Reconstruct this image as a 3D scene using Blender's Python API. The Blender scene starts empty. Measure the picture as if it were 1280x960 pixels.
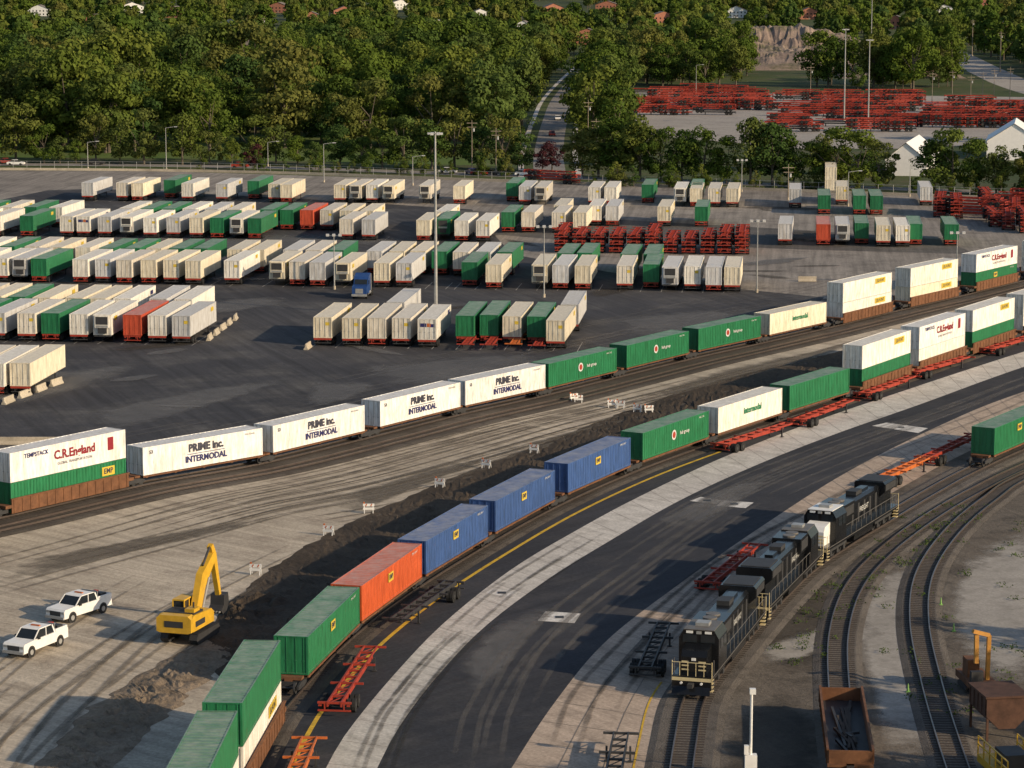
import bpy, math, random
from mathutils import Vector, Matrix, noise
random.seed(11)
F=3400.0; H=54.0; TH=math.atan2(540,3400); CT,ST=math.cos(TH),math.sin(TH)
scn=bpy.context.scene
# ---- survey helpers: ground positions recovered from the photograph by photogrammetry (camera 54 m up)
def G(px,py,h=0.0):
    u=px-640; v=480-py; Y=F*CT+v*ST; Z=v*CT-F*ST; t=(h-H)/Z
    return Vector((u*t,Y*t,h))
def P(p):
    dz=p[2]-H; d=p[1]*CT-dz*ST; up=p[1]*ST+dz*CT
    return 640+F*p[0]/d, 480-F*up/d
def catmull(pts,n=10):
    pts=[Vector(p) for p in pts]; e=[pts[0]*2-pts[1]]+pts+[pts[-1]*2-pts[-2]]; out=[]
    for i in range(1,len(e)-2):
        a,b,c,d=e[i-1],e[i],e[i+1],e[i+2]
        for k in range(n):
            t=k/n
            out.append(0.5*((2*b)+(c-a)*t+(2*a-5*b+4*c-d)*t*t+(3*b-a-3*c+d)*t**3))
    out.append(pts[-1]); return out
class Path:
    def __init__(s,px,n=10,raw=False):
        s.p=catmull([G(*q) for q in px] if not raw else px,n)
        s.c=[0]
        for a,b in zip(s.p,s.p[1:]): s.c.append(s.c[-1]+(b-a).length)
        s.L=s.c[-1]
    def at(s,d):
        d=max(0,min(s.L-1e-3,d)); lo,hi=0,len(s.c)-1
        while hi-lo>1:
            m=(lo+hi)//2
            if s.c[m]<=d: lo=m
            else: hi=m
        k=(d-s.c[lo])/(s.c[hi]-s.c[lo]); return s.p[lo].lerp(s.p[hi],k)
    def tan(s,d):
        t=s.at(d+2)-s.at(d-2); t.normalize(); return t
    def off(s,d,o):
        t=s.tan(d); return s.at(d)+Vector((t.y,-t.x,0))*o
    def findx(s,x):
        best=(1e9,0); d=0
        while d<s.L:
            e=abs(P(s.at(d)+Vector((0,0,1)))[0]-x)
            if e<best[0]: best=(e,d)
            d+=0.25
        return best[1]
# ---- node helpers
def newmat(name):
    m=bpy.data.materials.new(name); m.use_nodes=True; nt=m.node_tree
    b=nt.nodes['Principled BSDF']; return m,nt,b
def noi(nt,vec,scale,detail=4,rough=0.6):
    n=nt.nodes.new('ShaderNodeTexNoise'); n.inputs['Scale'].default_value=scale
    n.inputs['Detail'].default_value=detail; n.inputs['Roughness'].default_value=rough
    nt.links.new(vec,n.inputs['Vector']); return n.outputs['Fac']
def ramp(nt,fac,a,b,ca=(0,0,0,1),cb=(1,1,1,1)):
    r=nt.nodes.new('ShaderNodeValToRGB'); r.color_ramp.elements[0].position=a; r.color_ramp.elements[1].position=b
    r.color_ramp.elements[0].color=ca; r.color_ramp.elements[1].color=cb; nt.links.new(fac,r.inputs[0]); return r.outputs[0]
def mix(nt,fac,a,b,mode='MIX'):
    n=nt.nodes.new('ShaderNodeMix'); n.data_type='RGBA'; n.blend_type=mode
    for sock,val in ((n.inputs[0],fac),(n.inputs[6],a),(n.inputs[7],b)):
        if isinstance(val,(int,float)): sock.default_value=val
        elif isinstance(val,tuple): sock.default_value=val if len(val)==4 else (*val,1)
        else: nt.links.new(val,sock)
    return n.outputs[2]
def math_(nt,op,a,b):
    n=nt.nodes.new('ShaderNodeMath'); n.operation=op
    for s,v in ((n.inputs[0],a),(n.inputs[1],b)):
        if isinstance(v,(int,float)): s.default_value=v
        else: nt.links.new(v,s)
    return n.outputs[0]
def c4(c): return (*c,1)
def gmat(name,c1,c2,c3,big=0.03,mid=0.25,fine=4,bump=0.15,rough=0.9,streak=None,alpha=False):
    m,nt,b=newmat(name); g=nt.nodes.new('ShaderNodeNewGeometry').outputs['Position']
    f=ramp(nt,noi(nt,g,big,4),0.35,0.65,c4(c1),c4(c2))
    f=mix(nt,ramp(nt,noi(nt,g,mid,5,0.7),0.48,0.72),f,c3)
    fn=noi(nt,g,fine,3,0.8)
    f=mix(nt,0.75,f,ramp(nt,fn,0.25,0.75,(0.55,0.55,0.55,1),(1.3,1.3,1.3,1)),'MULTIPLY')
    if streak:
        mp=nt.nodes.new('ShaderNodeMapping'); mp.inputs['Rotation'].default_value=(0,0,math.radians(streak[0]))
        nt.links.new(g,mp.inputs[0]); mp2=nt.nodes.new('ShaderNodeMapping'); mp2.inputs['Scale'].default_value=(1.0,0.03,1)
        nt.links.new(mp.outputs[0],mp2.inputs[0])
        f=mix(nt,streak[1],f,ramp(nt,noi(nt,mp2.outputs[0],0.9,4,0.7),0.35,0.65,(0.55,0.55,0.55,1),(1.35,1.35,1.35,1)),'MULTIPLY')
    nt.links.new(f,b.inputs['Base Color']); b.inputs['Roughness'].default_value=rough
    b.inputs['Specular IOR Level'].default_value=0.15
    if bump>.1:
        bp=nt.nodes.new('ShaderNodeBump'); bp.inputs['Strength'].default_value=bump; bp.inputs['Distance'].default_value=0.3
        nt.links.new(fn,bp.inputs['Height']); nt.links.new(bp.outputs[0],b.inputs['Normal'])
    if alpha:
        at=nt.nodes.new('ShaderNodeAttribute'); at.attribute_name='a'
        s=math_(nt,'ADD',at.outputs['Fac'],math_(nt,'MULTIPLY',math_(nt,'SUBTRACT',noi(nt,g,0.35,5,0.75),0.5),1.6))
        al=ramp(nt,s,0.3,0.85); al=math_(nt,'MULTIPLY',al,alpha)
        nt.links.new(al,b.inputs['Alpha'])
    return m
def pmat(name,col,rough=0.5,metal=0,grime=0.3,scale=1.2):
    m,nt,b=newmat(name); tc=nt.nodes.new('ShaderNodeTexCoord').outputs['Object']
    f=ramp(nt,noi(nt,tc,scale,5,0.7),0.3,0.7,c4([x*(1-grime) for x in col]),c4([min(1,x*(1+grime*0.3)) for x in col]))
    nt.links.new(f,b.inputs['Base Color']); b.inputs['Roughness'].default_value=rough; b.inputs['Metallic'].default_value=metal
    b.inputs['Specular IOR Level'].default_value=0.35
    return m
def bodymat(name='painted_box_steel'):
    m,nt,b=newmat(name); oi=nt.nodes.new('ShaderNodeObjectInfo'); tc=nt.nodes.new('ShaderNodeTexCoord').outputs['Object']
    vm=nt.nodes.new('ShaderNodeVectorMath'); vm.operation='ADD'; nt.links.new(tc,vm.inputs[0])
    cx=nt.nodes.new('ShaderNodeCombineXYZ'); r=math_(nt,'MULTIPLY',oi.outputs['Random'],100.0); nt.links.new(r,cx.inputs[0]); nt.links.new(r,cx.inputs[1]); nt.links.new(cx.outputs[0],vm.inputs[1])
    mp=nt.nodes.new('ShaderNodeMapping'); mp.inputs['Scale'].default_value=(1.6,1.6,0.35); nt.links.new(vm.outputs[0],mp.inputs[0])
    f=mix(nt,0.85,oi.outputs['Color'],ramp(nt,noi(nt,mp.outputs[0],1.5,6,0.7),0.3,0.62,(0.58,0.54,0.48,1),(1.05,1.05,1.05,1)),'MULTIPLY')
    rs=ramp(nt,noi(nt,mp.outputs[0],3.5,5,0.75),0.64,0.73); rs=math_(nt,'MULTIPLY',rs,0.6)
    f=mix(nt,rs,f,(0.16,0.08,0.04))
    geo=nt.nodes.new('ShaderNodeNewGeometry'); sp=nt.nodes.new('ShaderNodeSeparateXYZ'); nt.links.new(geo.outputs['Normal'],sp.inputs[0])
    up=ramp(nt,sp.outputs[2],0.6,0.9); up=math_(nt,'MULTIPLY',up,ramp(nt,noi(nt,vm.outputs[0],0.9,5,0.7),0.3,0.7,(0.12,0.12,0.12,1),(0.5,0.5,0.5,1)))
    f=mix(nt,up,f,(0.5,0.47,0.42))
    nt.links.new(f,b.inputs['Base Color']); b.inputs['Roughness'].default_value=0.45; b.inputs['Specular IOR Level'].default_value=0.35
    return m
# ---- mesh builder
class MB:
    def __init__(s): s.v=[];s.f=[];s.m=[];s.M=None
    def add(s,vs,fs,m):
        o=len(s.v)
        if s.M is not None: vs=[s.M@Vector(v) for v in vs]
        s.v+= [tuple(v) for v in vs]
        for f in fs: s.f.append([o+i for i in f]); s.m.append(m)
    def box(s,cx,cy,cz,sx,sy,sz,m=0,R=None):
        vs=[Vector((x*sx/2,y*sy/2,z*sz/2)) for x in(-1,1) for y in(-1,1) for z in(-1,1)]
        if R is not None: vs=[R@v for v in vs]
        vs=[v+Vector((cx,cy,cz)) for v in vs]
        s.add(vs,[(0,1,3,2),(4,6,7,5),(0,4,5,1),(2,3,7,6),(0,2,6,4),(1,5,7,3)],m)
    def b2(s,x0,x1,y0,y1,z0,z1,m=0): s.box((x0+x1)/2,(y0+y1)/2,(z0+z1)/2,x1-x0,y1-y0,z1-z0,m)
    def beam(s,p0,p1,w,h,m=0):
        p0=Vector(p0);p1=Vector(p1);d=p1-p0
        R=d.to_track_quat('Y','Z').to_matrix(); c=(p0+p1)/2
        s.box(c.x,c.y,c.z,w,d.length,h,m,R)
    def cyl(s,p0,p1,r,n=10,m=0,r2=None):
        p0=Vector(p0);p1=Vector(p1);r2=r if r2 is None else r2
        R=(p1-p0).to_track_quat('Z','Y').to_matrix(); vs=[]
        for k in range(n):
            a=2*math.pi*k/n; vs.append(p0+R@Vector((math.cos(a)*r,math.sin(a)*r,0)))
        for k in range(n):
            a=2*math.pi*k/n; vs.append(p1+R@Vector((math.cos(a)*r2,math.sin(a)*r2,0)))
        fs=[(k,(k+1)%n,n+(k+1)%n,n+k) for k in range(n)]+[tuple(range(n-1,-1,-1)),tuple(range(n,2*n))]
        s.add(vs,fs,m)
    def prism(s,prof,ax,a,b,m=0):
        n=len(prof)
        f=(lambda t,p:(t,p[0],p[1])) if ax=='x' else ((lambda t,p:(p[0],t,p[1])) if ax=='y' else (lambda t,p:(p[0],p[1],t)))
        vs=[f(a,p) for p in prof]+[f(b,p) for p in prof]
        s.add(vs,[(k,(k+1)%n,n+(k+1)%n,n+k) for k in range(n)]+[tuple(range(n-1,-1,-1)),tuple(range(n,2*n))],m)
    def mesh(s,name,mats):
        me=bpy.data.meshes.new(name); me.from_pydata(s.v,[],s.f); me.polygons.foreach_set('material_index',s.m)
        for m in mats: me.materials.append(m)
        me.update(); return me
def obj(name,me,loc=(0,0,0),rz=0,color=None,parent=None):
    o=bpy.data.objects.new(name,me); scn.collection.objects.link(o); o.location=loc; o.rotation_euler=(0,0,rz)
    if color: o.color=(*color,1)
    if parent: o.parent=parent
    return o
def head(t): return -math.atan2(t[0],t[1])   # rotation so local +Y -> t
# ---- colours
WHITE=(0.8,0.77,0.7); CREAM=(0.76,0.69,0.54); SILV=(0.55,0.55,0.55); GREEN=(0.02,0.17,0.07); RED=(0.52,0.085,0.04); BLUE=(0.045,0.1,0.27)
COL={'w':WHITE,'c':CREAM,'g':GREEN,'r':RED,'b':BLUE,'s':SILV,'f':WHITE,'y':(0.62,0.6,0.56)}
# ---- materials
M_body=bodymat(); M_red=pmat('red_oxide_chassis',(0.33,0.04,0.022),0.6); M_dkst=pmat('dark_steel',(0.04,0.04,0.042),0.6)
M_tyre=pmat('tyre_rubber',(0.018,0.018,0.018),0.85); M_metal=pmat('galvanised_steel',(0.38,0.38,0.37),0.4,0.3)
M_yel=pmat('yellow_decal',(0.6,0.43,0.05),0.5,0,0.2); M_blu=pmat('navy_decal',(0.03,0.03,0.12),0.5); M_rust=pmat('rusty_rail_car',(0.17,0.075,0.035),0.8,0,0.5)
M_whp=pmat('white_paint',(0.78,0.77,0.74),0.4,0,0.15); M_glass=pmat('dark_window_glass',(0.02,0.025,0.03),0.08); M_org=pmat('orange_paint',(0.5,0.13,0.03),0.5)
M_blk=pmat('black_locomotive_paint',(0.01,0.011,0.013),0.22,0,0.3,0.6); M_cat=pmat('yellow_machine_paint',(0.62,0.36,0.03),0.45,0,0.25)
M_conc=gmat('concrete_barrier',(0.42,0.36,0.28),(0.5,0.44,0.34),(0.3,0.26,0.2)); M_wood=pmat('weathered_wood_pole',(0.3,0.25,0.19),0.9)
M_roof=pmat('roof_shingle',(0.2,0.17,0.15),0.9); M_brick=pmat('brick_wall',(0.4,0.17,0.11),0.9); M_gold=pmat('cream_stripe',(0.62,0.52,0.3),0.5,0,0.2)
M_lamp=pmat('lamp_head_grey',(0.5,0.5,0.5),0.4); M_hr=pmat('handrail_grey',(0.14,0.13,0.12),.5)
# ---- container / trailer
def add_container(mb,z0,L=16.15,W=2.6,Hh=2.9,body=0,rod=3,rib=0.05,per=0.42,label=None,doorlab=None):
    x=W/2; y=L/2; zt=z0+Hh
    for sx in(-1,1):
        vs=[];fs=[]
        ys=[];n=int((L-0.32)/per); pp=(L-0.32)/n
        for k in range(n):
            a=-y+0.16+k*pp; ys+=[(a,0),(a+pp*0.55,0),(a+pp*0.65,rib),(a+pp*0.92,rib)]
        ys.append((y-0.16,0))
        for (a,dpt) in ys: vs+=[(sx*(x-0.03-dpt),a,z0+0.14),(sx*(x-0.03-dpt),a,zt-0.1)]
        for k in range(len(ys)-1): fs.append((2*k,2*k+2,2*k+3,2*k+1) if sx>0 else (2*k,2*k+1,2*k+3,2*k+2))
        mb.add(vs,fs,body)
        for sy in(-1,1): mb.box(sx*(x-0.08),sy*(y-0.08),z0+Hh/2,0.16,0.16,Hh,body)
        mb.box(sx*(x-0.06),0,z0+0.08,0.12,L-0.33,0.14,body); mb.box(sx*(x-0.05),0,zt-0.06,0.1,L-0.33,0.1,body)
    vs=[];fs=[];n=26;pp=(L-0.3)/n;rows=[]
    for k in range(n):
        a=-y+0.15+k*pp; rows+=[(a,0),(a+pp*0.45,0),(a+pp*0.6,0.03),(a+pp*0.85,0.03)]
    rows.append((y-0.15,0))
    for a,d in rows: vs+=[(-x+0.1,a,zt-0.03-d),(x-0.1,a,zt-0.03-d)]
    for k in range(len(rows)-1): fs.append((2*k,2*k+1,2*k+3,2*k+2))
    mb.add(vs,fs,body)
    mb.b2(-x+.17,x-.17,y-0.12,y-0.06,z0+.02,zt-.02,body)
    for k in range(7): mb.b2(-1.0+k*0.33-.05,-1.0+k*0.33+.05,y-0.059,y-0.02,z0+.15,zt-.15,body)
    for e in(-1,1): mb.b2(-x+.17,x-.17,e*(y-.07)-.05,e*(y-.07)+.05,zt-.105,zt-.005,body)
    mb.b2(-x+.17,-0.015,-y+.06,-y+.1,z0+.12,zt-.12,body); mb.b2(.015,x-.17,-y+.06,-y+.1,z0+.12,zt-.12,body)
    mb.b2(-.015,.015,-y+.07,-y+.1,z0+.1,zt-.1,rod); mb.b2(-x+.17,x-.17,-y+.02,-y+.1,z0,z0+.11,body)
    for rx in(-.95,-.35,.35,.95):
        mb.cyl((rx,-y+.04,z0+.08),(rx,-y+.04,zt-.08),.025,6,rod)
        mb.b2(rx-.09,rx+.09,-y+.015,-y+.05,z0+1.0,z0+1.06,rod)
    mb.b2(-x+.1,x-.1,-y+.12,y-.12,z0+.02,z0+.12,rod)
    if label is not None: 
        for sx in(-1,1): mb.box(sx*(x+.0),y-2.6,zt-.75,.03,1.6,.6,label)
    if doorlab is not None: mb.b2(.35,1.0,-y+.045,-y+.055,z0+1.75,z0+2.2,doorlab)
def add_wheels(mb,y,z=.5,m=2,w=1.0):
    for sx in(-1,1):
        for q in (-.16,.16): mb.cyl((sx*w+q-.13,y,z),(sx*w+q+.13,y,z),.5,12,m)
        mb.cyl((sx*(w+.29),y,z),(sx*(w+.31),y,z),.2,8,3)
    mb.cyl((-w,y,z),(w,y,z),.08,6,3)
def add_chassis(mb,L=16.15,zt=1.2,m=1,legs=True,wheels=True,full=True):
    y=L/2
    for sx in(-.5,.5):
        mb.b2(sx-.06,sx+.06,-y,y-2.4,zt-.4,zt-.02,m); mb.b2(sx-.05,sx+.05,y-2.4,y,zt-.2,zt-.02,m)
    n=9
    for k in range(n+1):
        yy=-y+.1+k*(L-.2)/n; wide=1.22 if k in(0,3,6,n) else .45
        mb.b2(-wide,wide,yy-.07,yy+.07,zt-.19,zt-.03,m)
    if full:
        for k in range(n):
            yy=-y+.1+k*(L-.2)/n; yb=yy+(L-.2)/n
            mb.beam((-.45,yy,zt-.12),(.45,yb,zt-.12),.06,.05,m)
    mb.b2(-1.2,1.2,-y-.03,-y+.06,zt-.72,zt-.6,m)
    for sx in(-.7,.7): mb.b2(sx-.05,sx+.05,-y,-y+.05,zt-.6,zt-.2,m)
    mb.b2(-1.15,-.9,-y-.035,-y-.02,zt-.35,zt-.22,m);mb.b2(.9,1.15,-y-.035,-y-.02,zt-.35,zt-.22,m)
    if wheels:
        for yy in(-y+1.7,-y+3.0): add_wheels(mb,yy)
        for sx in(-.5,.5): mb.b2(sx-.08,sx+.08,-y+1,-y+3.8,zt-.62,zt-.4,3)
    if legs:
        for sx in(-.8,.8): 
            mb.b2(sx-.07,sx+.07,y-3.3,y-3.15,.05,zt-.1,3); mb.b2(sx-.18,sx+.18,y-3.4,y-3.05,.03,.08,3)
        mb.b2(-.8,.8,y-3.25,y-3.2,.6,.68,3)
TM=[M_body,M_red,M_tyre,M_dkst,M_yel,M_blu,M_org,M_metal]
def trailer_mesh(kind):
    mb=MB()
    if kind in('van','vanl','box','boxl','fed'):
        deep=kind.startswith('box')
        add_container(mb,1.22,rib=.05 if deep else .025,per=.42 if deep else .6,label={'vanl':4,'boxl':4,'fed':5}.get(kind),doorlab={'fed':5,'vanl':4}.get(kind),rod=7 if not deep else 0)
        add_chassis(mb,m=1 if deep else 3,full=False)
        if not deep: mb.b2(-1.25,1.25,-8.13,-8.06,.95,1.2,1)
        if kind=='fed': mb.b2(-1.0,-.1,-8.045,-8.03,3.0,3.5,5); mb.b2(.0,.5,-8.045,-8.03,3.0,3.5,6)
    else:
        add_container(mb,1.22,rib=.015,per=1.2,rod=7,label=4 if kind=='reefl' else None); add_chassis(mb,m=3,full=False)
        mb.b2(-1.0,1.0,8.0,8.45,2.3,4.0,0); mb.b2(-.85,.85,8.44,8.48,2.75,3.85,3); mb.b2(-.85,.85,8.44,8.47,2.35,2.65,7); mb.b2(-.6,.6,8.05,8.4,1.5,2.3,3)
        mb.cyl((-.9,-1,1.05),(-.9,1,1.05),.3,10,7)
    return mb.mesh('trailer_'+kind,TM)
TR={k:trailer_mesh(k) for k in('van','vanl','box','boxl','fed','reef','reefl')}
mb=MB(); add_container(mb,0,rod=0); ME_cont=mb.mesh('intermodal_box',TM)
mb=MB(); add_container(mb,0,rod=7,rib=.02,per=.61); ME_van=mb.mesh('smooth_box',TM)
YV=Vector((0.107,0.994,0)); YU=Vector((0.994,-0.107,0)); RZ=head(YV)
class Row:
    def __init__(s,px,py,shift=0): s.A=G(px,py)+YV*shift
    def pos(s,x):
        lo,hi=-400,400
        for _ in range(40):
            m=(lo+hi)/2
            if P(s.A+YU*m)[0]<x: lo=m
            else: hi=m
        return s.A+YU*lo
    def put(s,spec):
        for tok in spec.split():
            c=tok[0]; x=float(tok[1:].rstrip('R!')); p=s.pos(x)
            cnt=p+YU*1.3+YV*(8.1+random.uniform(-.6,.6)); col=COL[c]
            if c=='w': col=random.choice([WHITE,CREAM,WHITE,CREAM,(0.7,0.65,0.56),(0.6,0.6,0.6)])
            k=random.uniform(.86,1.07); col=tuple(min(.85,a*k) for a in col)
            rz=RZ+random.uniform(-.012,.012)
            if tok.endswith('R'):
                obj('refrigerated_trailer',TR[random.choice(['reef','reefl'])],cnt,rz+math.pi,col)
            elif c=='g' or c=='r': obj('container_on_chassis',TR[random.choice(['box','boxl'])],cnt,rz,col)
            elif c=='f': obj('semi_trailer',TR['fed'],cnt,rz,col)
            else: obj('semi_trailer' if random.random()<.5 else 'container_on_chassis',TR[random.choice(['van','vanl','vanl','box','boxl'])],cnt,rz,col)
Row(25,496).put('w-82 w-50 w-20 w11')
B=Row(230,431); B.put('w-80 g-48R w-15 w22 g52 w87 w117R r155 w185 w217 w392 w428 w458 w490 f522 w683')
Row(230,431,4.5).put('g570 g599 w629 g659')
Row(230,431,17.8).put('w-50 w-20 g10 w42 w84 w112 f142 w186 w218 w484 w700')
Cc=Row(250,357); Cc.put('w-72 w-40R w-8 w14R g40 w92 w119 w147 w176 w204 w232 w280 w336R w362 w388 w420R w467 w495 w607 w664R w691 w718 w770 w828R w855 w882 w905')
Row(250,357,2.5).put('g577 g803')
Row(250,357,17.8).put('w-60 w-30 g0 w30 w60 w95 g126 g156 w184 g212 g240 w285 w312 w354 w382 g410 w459 w486 w513 g540 w566 w594 g622 g697 g721 g776 g804')
D=Row(320,300); D.put('w-70 w-42 w-14 g25 w75 f95 w122 w150R w180 w208 w237 g263 w287R g310 w424 w452 w520 w568 w595 w973 r1020 w1044R w1095 w1119')
Row(320,300,3).put('g1068 g1135 g1180 g545R')
Row(320,300,17.8).put('w-60 g-30 w0 g30 w62 w150 g176 g202 w228 w256 w284 g325 g350 r376 w400 w425 w450 w545 g627 w652 w690 w716')
Row(320,300,33).put('w692 w735 w757 w822 g868')
E=Row(350,254); E.put('w103 w145 w165 w227 w270 w335 w351 w417 w437R w457 w478R w523R w566 w648 w668R w735 w755 w842R w862 w885 w908 w986')
Row(350,254,8).put('g205 g310 g632 g802 g862 w1045 w1150')
Row(380,262,0).put('g1022 g1066 g1087')
for z in(0.02,2.93): obj('intermodal_container',ME_van,G(1031,240)+YU*1.3+YV*6+Vector((0,0,z)),RZ,CREAM)
# ---- chassis
mb=MB(); add_chassis(mb); ME_ch=mb.mesh('chassis_red',TM)
mb=MB(); add_chassis(mb,L=14.0,m=3); ME_chd=mb.mesh('chassis_dark',TM)
mb=MB(); add_chassis(mb,L=14.0,m=6); ME_cho=mb.mesh('chassis_orange',TM)
def chas(a,b,me,name='empty_chassis_trailer'):
    a=G(*a);b=G(*b);d=(b-a).normalized(); c=(a+b)/2; obj(name,me,(c.x,c.y,.05),head(d))
chas((415,903),(466,822),ME_ch); chas((562,744),(497,790),ME_chd); chas((350,1030),(390,935),ME_cho); chas((803,860),(832,790),ME_chd)
chas((760,1020),(777,932),ME_chd); chas((880,748),(948,692),ME_ch); chas((906,566),(980,543),ME_ch); chas((992,538),(1066,510),ME_ch)
chas((1078,503),(1140,481),ME_ch); chas((1142,475),(1206,457),ME_ch); chas((1238,445),(1286,430),ME_ch); chas((1166,580),(1208,560),ME_ch); chas((1108,607),(1150,588),ME_cho)
def stackmesh(n,name,cm=1):
    mb=MB()
    for k in range(n):
        mb.M=Matrix.Translation((random.uniform(-.1,.1),(k%2)*1.0-.5,k*.62))@Matrix.Rotation(math.pi*(k%2),4,'Z')
        add_chassis(mb,L=13.5,full=False,legs=(k==0),m=random.choice((cm,cm,1)))
    mb.M=None
    return mb.mesh(name,TM)
ME_st=[stackmesh(5,'stack5'),stackmesh(4,'stack4'),stackmesh(6,'stack6')]
ME_sf=ME_st+[stackmesh(5,'stack_mixed',3),stackmesh(3,'stack_low',3)]
SD=Row(320,312)
for x in(692,714,737,760,783,806,829,852,875,897,918):
    p=SD.pos(x)+YU*1.3+YV*7; obj('chassis_stack',random.choice(ME_st),p,RZ+random.uniform(-.03,.03))
for x,y in((1232,262),(1250,266),(1268,268),(1285,262),(1240,280),(1260,284),(1280,288),(1300,280),(1195,270),(1215,272),(1175,268),(690,229),(1305,262)):
    obj('chassis_stack',random.choice(ME_st),G(x,y),RZ+random.choice((0,1.2))+random.uniform(-.1,.1))
for x in(570,599,629,659):
    p=Row(230,431,-2.5).pos(x)+YU*1.3+YV*8
    obj('empty_chassis_trailer',ME_cho if x==629 else ME_ch,p+Vector((0,0,-.03)),RZ+math.pi)
# ---- tracks
T1=Path([(-300,712),(-150,680),(0,648),(170,609),(318,582),(455,549),(570,520),(672,497),(768,473),(860,450),(945,431),(1032,411),(1113,391),(1195,372),(1268,354),(1500,300)])
T2px=[(180,1230),(230,1110),(277,1007),(332,909),(364,868),(428,802),(510,740),(595,687),(683,638),(780,594),(878,558),(965,529),(1052,501),(1132,472),(1198,449),(1258,428),(1330,405),(1500,352)]
T2=Path(T2px)
T3=Path([(835,1150),(848,1000),(857,930),(868,878),(895,838),(935,790),(972,750),(1010,714),(1060,680),(1105,653),(1160,620),(1215,590),(1290,556),(1450,490)])
T4=Path([(1100,1200),(1075,1040),(1058,950),(1050,880),(1048,800),(1066,740),(1103,696),(1160,652),(1220,616),(1290,582),(1450,515)])
T5=Path([(1290,1200),(1225,1040),(1192,950),(1165,860),(1149,780),(1156,720),(1190,668),(1238,626),(1290,594),(1450,530)])
M_rail=pmat('worn_steel_rail',(0.2,0.16,0.14),0.35,0.7); M_tie=pmat('creosoted_tie',(0.06,0.047,0.038),0.9)
M_bal=gmat('ballast_stone',(0.12,0.105,0.09),(0.17,0.15,0.13),(0.08,0.07,0.06),0.05,.5,6,.5)
M_bal2=gmat('oily_ballast',(0.07,0.06,0.05),(0.12,0.105,0.09),(0.05,0.04,0.035),0.05,.5,6,.5)
RT=.36
def build_track(path,bal,off=0,w=2.0):
    d0=0; d1=path.L; mb=MB(); n=int((d1-d0)/1.5)
    ds=[d0+(d1-d0)*k/n for k in range(n+1)]
    def sweep(prof,m):
        vs=[];fs=[];k=len(prof)
        for i,d in enumerate(ds):
            for o,z in prof: q=path.off(d,off+o); vs.append((q.x,q.y,z))
        for i in range(n):
            for j in range(k-1): fs.append((i*k+j,i*k+j+1,(i+1)*k+j+1,(i+1)*k+j))
        mb.add(vs,fs,m)
    sweep([(-w-.5,.06),(-w,.17),(w,.17),(w+.5,.06)],0)
    for r in(-.76,.76): sweep([(r-.05,.18),(r-.05,RT),(r+.05,RT),(r+.05,.18)],1)
    d=d0
    while d<d1:
        t=path.tan(d);q=path.off(d,off); R=Matrix.Rotation(head(t)+random.uniform(-.02,.02),3,'Z'); mb.box(q.x,q.y,.145,2.6,.24,.1,2,R); d+=.62
    return obj('railway_track',mb.mesh('track',[bal,M_rail,M_tie]))
build_track(T1,M_bal2,w=2.2); build_track(T1,M_bal2,4.4,w=1.9)
build_track(T2,M_bal2,w=1.7); build_track(T3,M_bal); build_track(T4,M_bal,w=1.4); build_track(T5,M_bal,w=1.4)
# ---- rail cars
def truck(mb,y,z=.0,m=1):
    for yy in(y-.85,y+.85):
        for sx in(-1,1): mb.cyl((sx*.72-.07,yy,z+.42),(sx*.72+.07,yy,z+.42),.42,14,m)
        mb.cyl((-.9,yy,z+.42),(.9,yy,z+.42),.08,6,m)
    for sx in(-1,1):
        mb.prism([(y-1.15,z+.35),(y-.6,z+.28),(y+.6,z+.28),(y+1.15,z+.35),(y+1.15,z+.6),(y+.4,z+.75),(y-.4,z+.75),(y-1.15,z+.6)],'x',sx*.98-.08,sx*.98+.08,m)
    mb.b2(-.9,.9,y-.2,y+.2,z+.35,z+.7,m)
def well():
    mb=MB()
    for sx in(-1,1):
        mb.b2(sx*1.46-.06,sx*1.46+.06,-8.2,8.2,.25,1.6,0); mb.b2(sx*1.5-.1,sx*1.5+.1,-8.3,8.3,1.6,1.72,0)
        for k in range(15): mb.b2(sx*1.54-.03,sx*1.54+.03,-7.9+k*1.13-.05,-7.9+k*1.13+.05,.3,1.59,0)
    for e in(-1,1):
        mb.b2(-1.5,1.5,min(e*8.2,e*9.0),max(e*8.2,e*9.0),.8,1.1,0); mb.b2(-.3,.3,min(e*9,e*9.7),max(e*9,e*9.7),.65,.95,1); truck(mb,e*8.85)
    mb.b2(-1.4,1.4,-8.1,8.1,.2,.28,0)
    return mb.mesh('well',[M_rust,M_dkst])
def spine():
    mb=MB(); mb.b2(-.3,.3,-9.0,9.0,.55,.92,0)
    for yy in(-7.6,-3.8,0,3.8,7.6): mb.b2(-1.3,1.3,yy-.14,yy+.14,.72,.98,0)
    for sx in(-1,1): mb.b2(sx*1.28-.05,sx*1.28+.05,-8.1,8.1,.8,.95,0)
    for e in(-1,1): truck(mb,e*8.85); mb.b2(-1.0,1.0,e*8.6-.35,e*8.6+.35,.8,1.0,0)
    return mb.mesh('spine',[M_rust,M_dkst])
ME_well,ME_spine=well(),spine()
def text(par,s,size,y,z,mat,x=1.315,bold=.012):
    c=bpy.data.curves.new('lettering','FONT'); c.body=s; c.size=size; c.align_x='CENTER'; c.align_y='CENTER'; c.offset=bold; c.resolution_u=2
    c.materials.append(mat); o=bpy.data.objects.new('lettering',c); scn.collection.objects.link(o); o.parent=par
    o.location=(x,y,z); o.rotation_euler=(math.pi/2,0,math.pi/2); return o
M_ink=pmat('dark_lettering',(0.05,0.05,0.07),0.5); M_maroon=pmat('maroon_lettering',(0.25,0.02,0.03),0.5); M_wht=pmat('white_lettering',(0.6,0.6,0.58),0.5); M_gtx=pmat('green_lettering',(0.03,0.22,0.1),.5)
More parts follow.
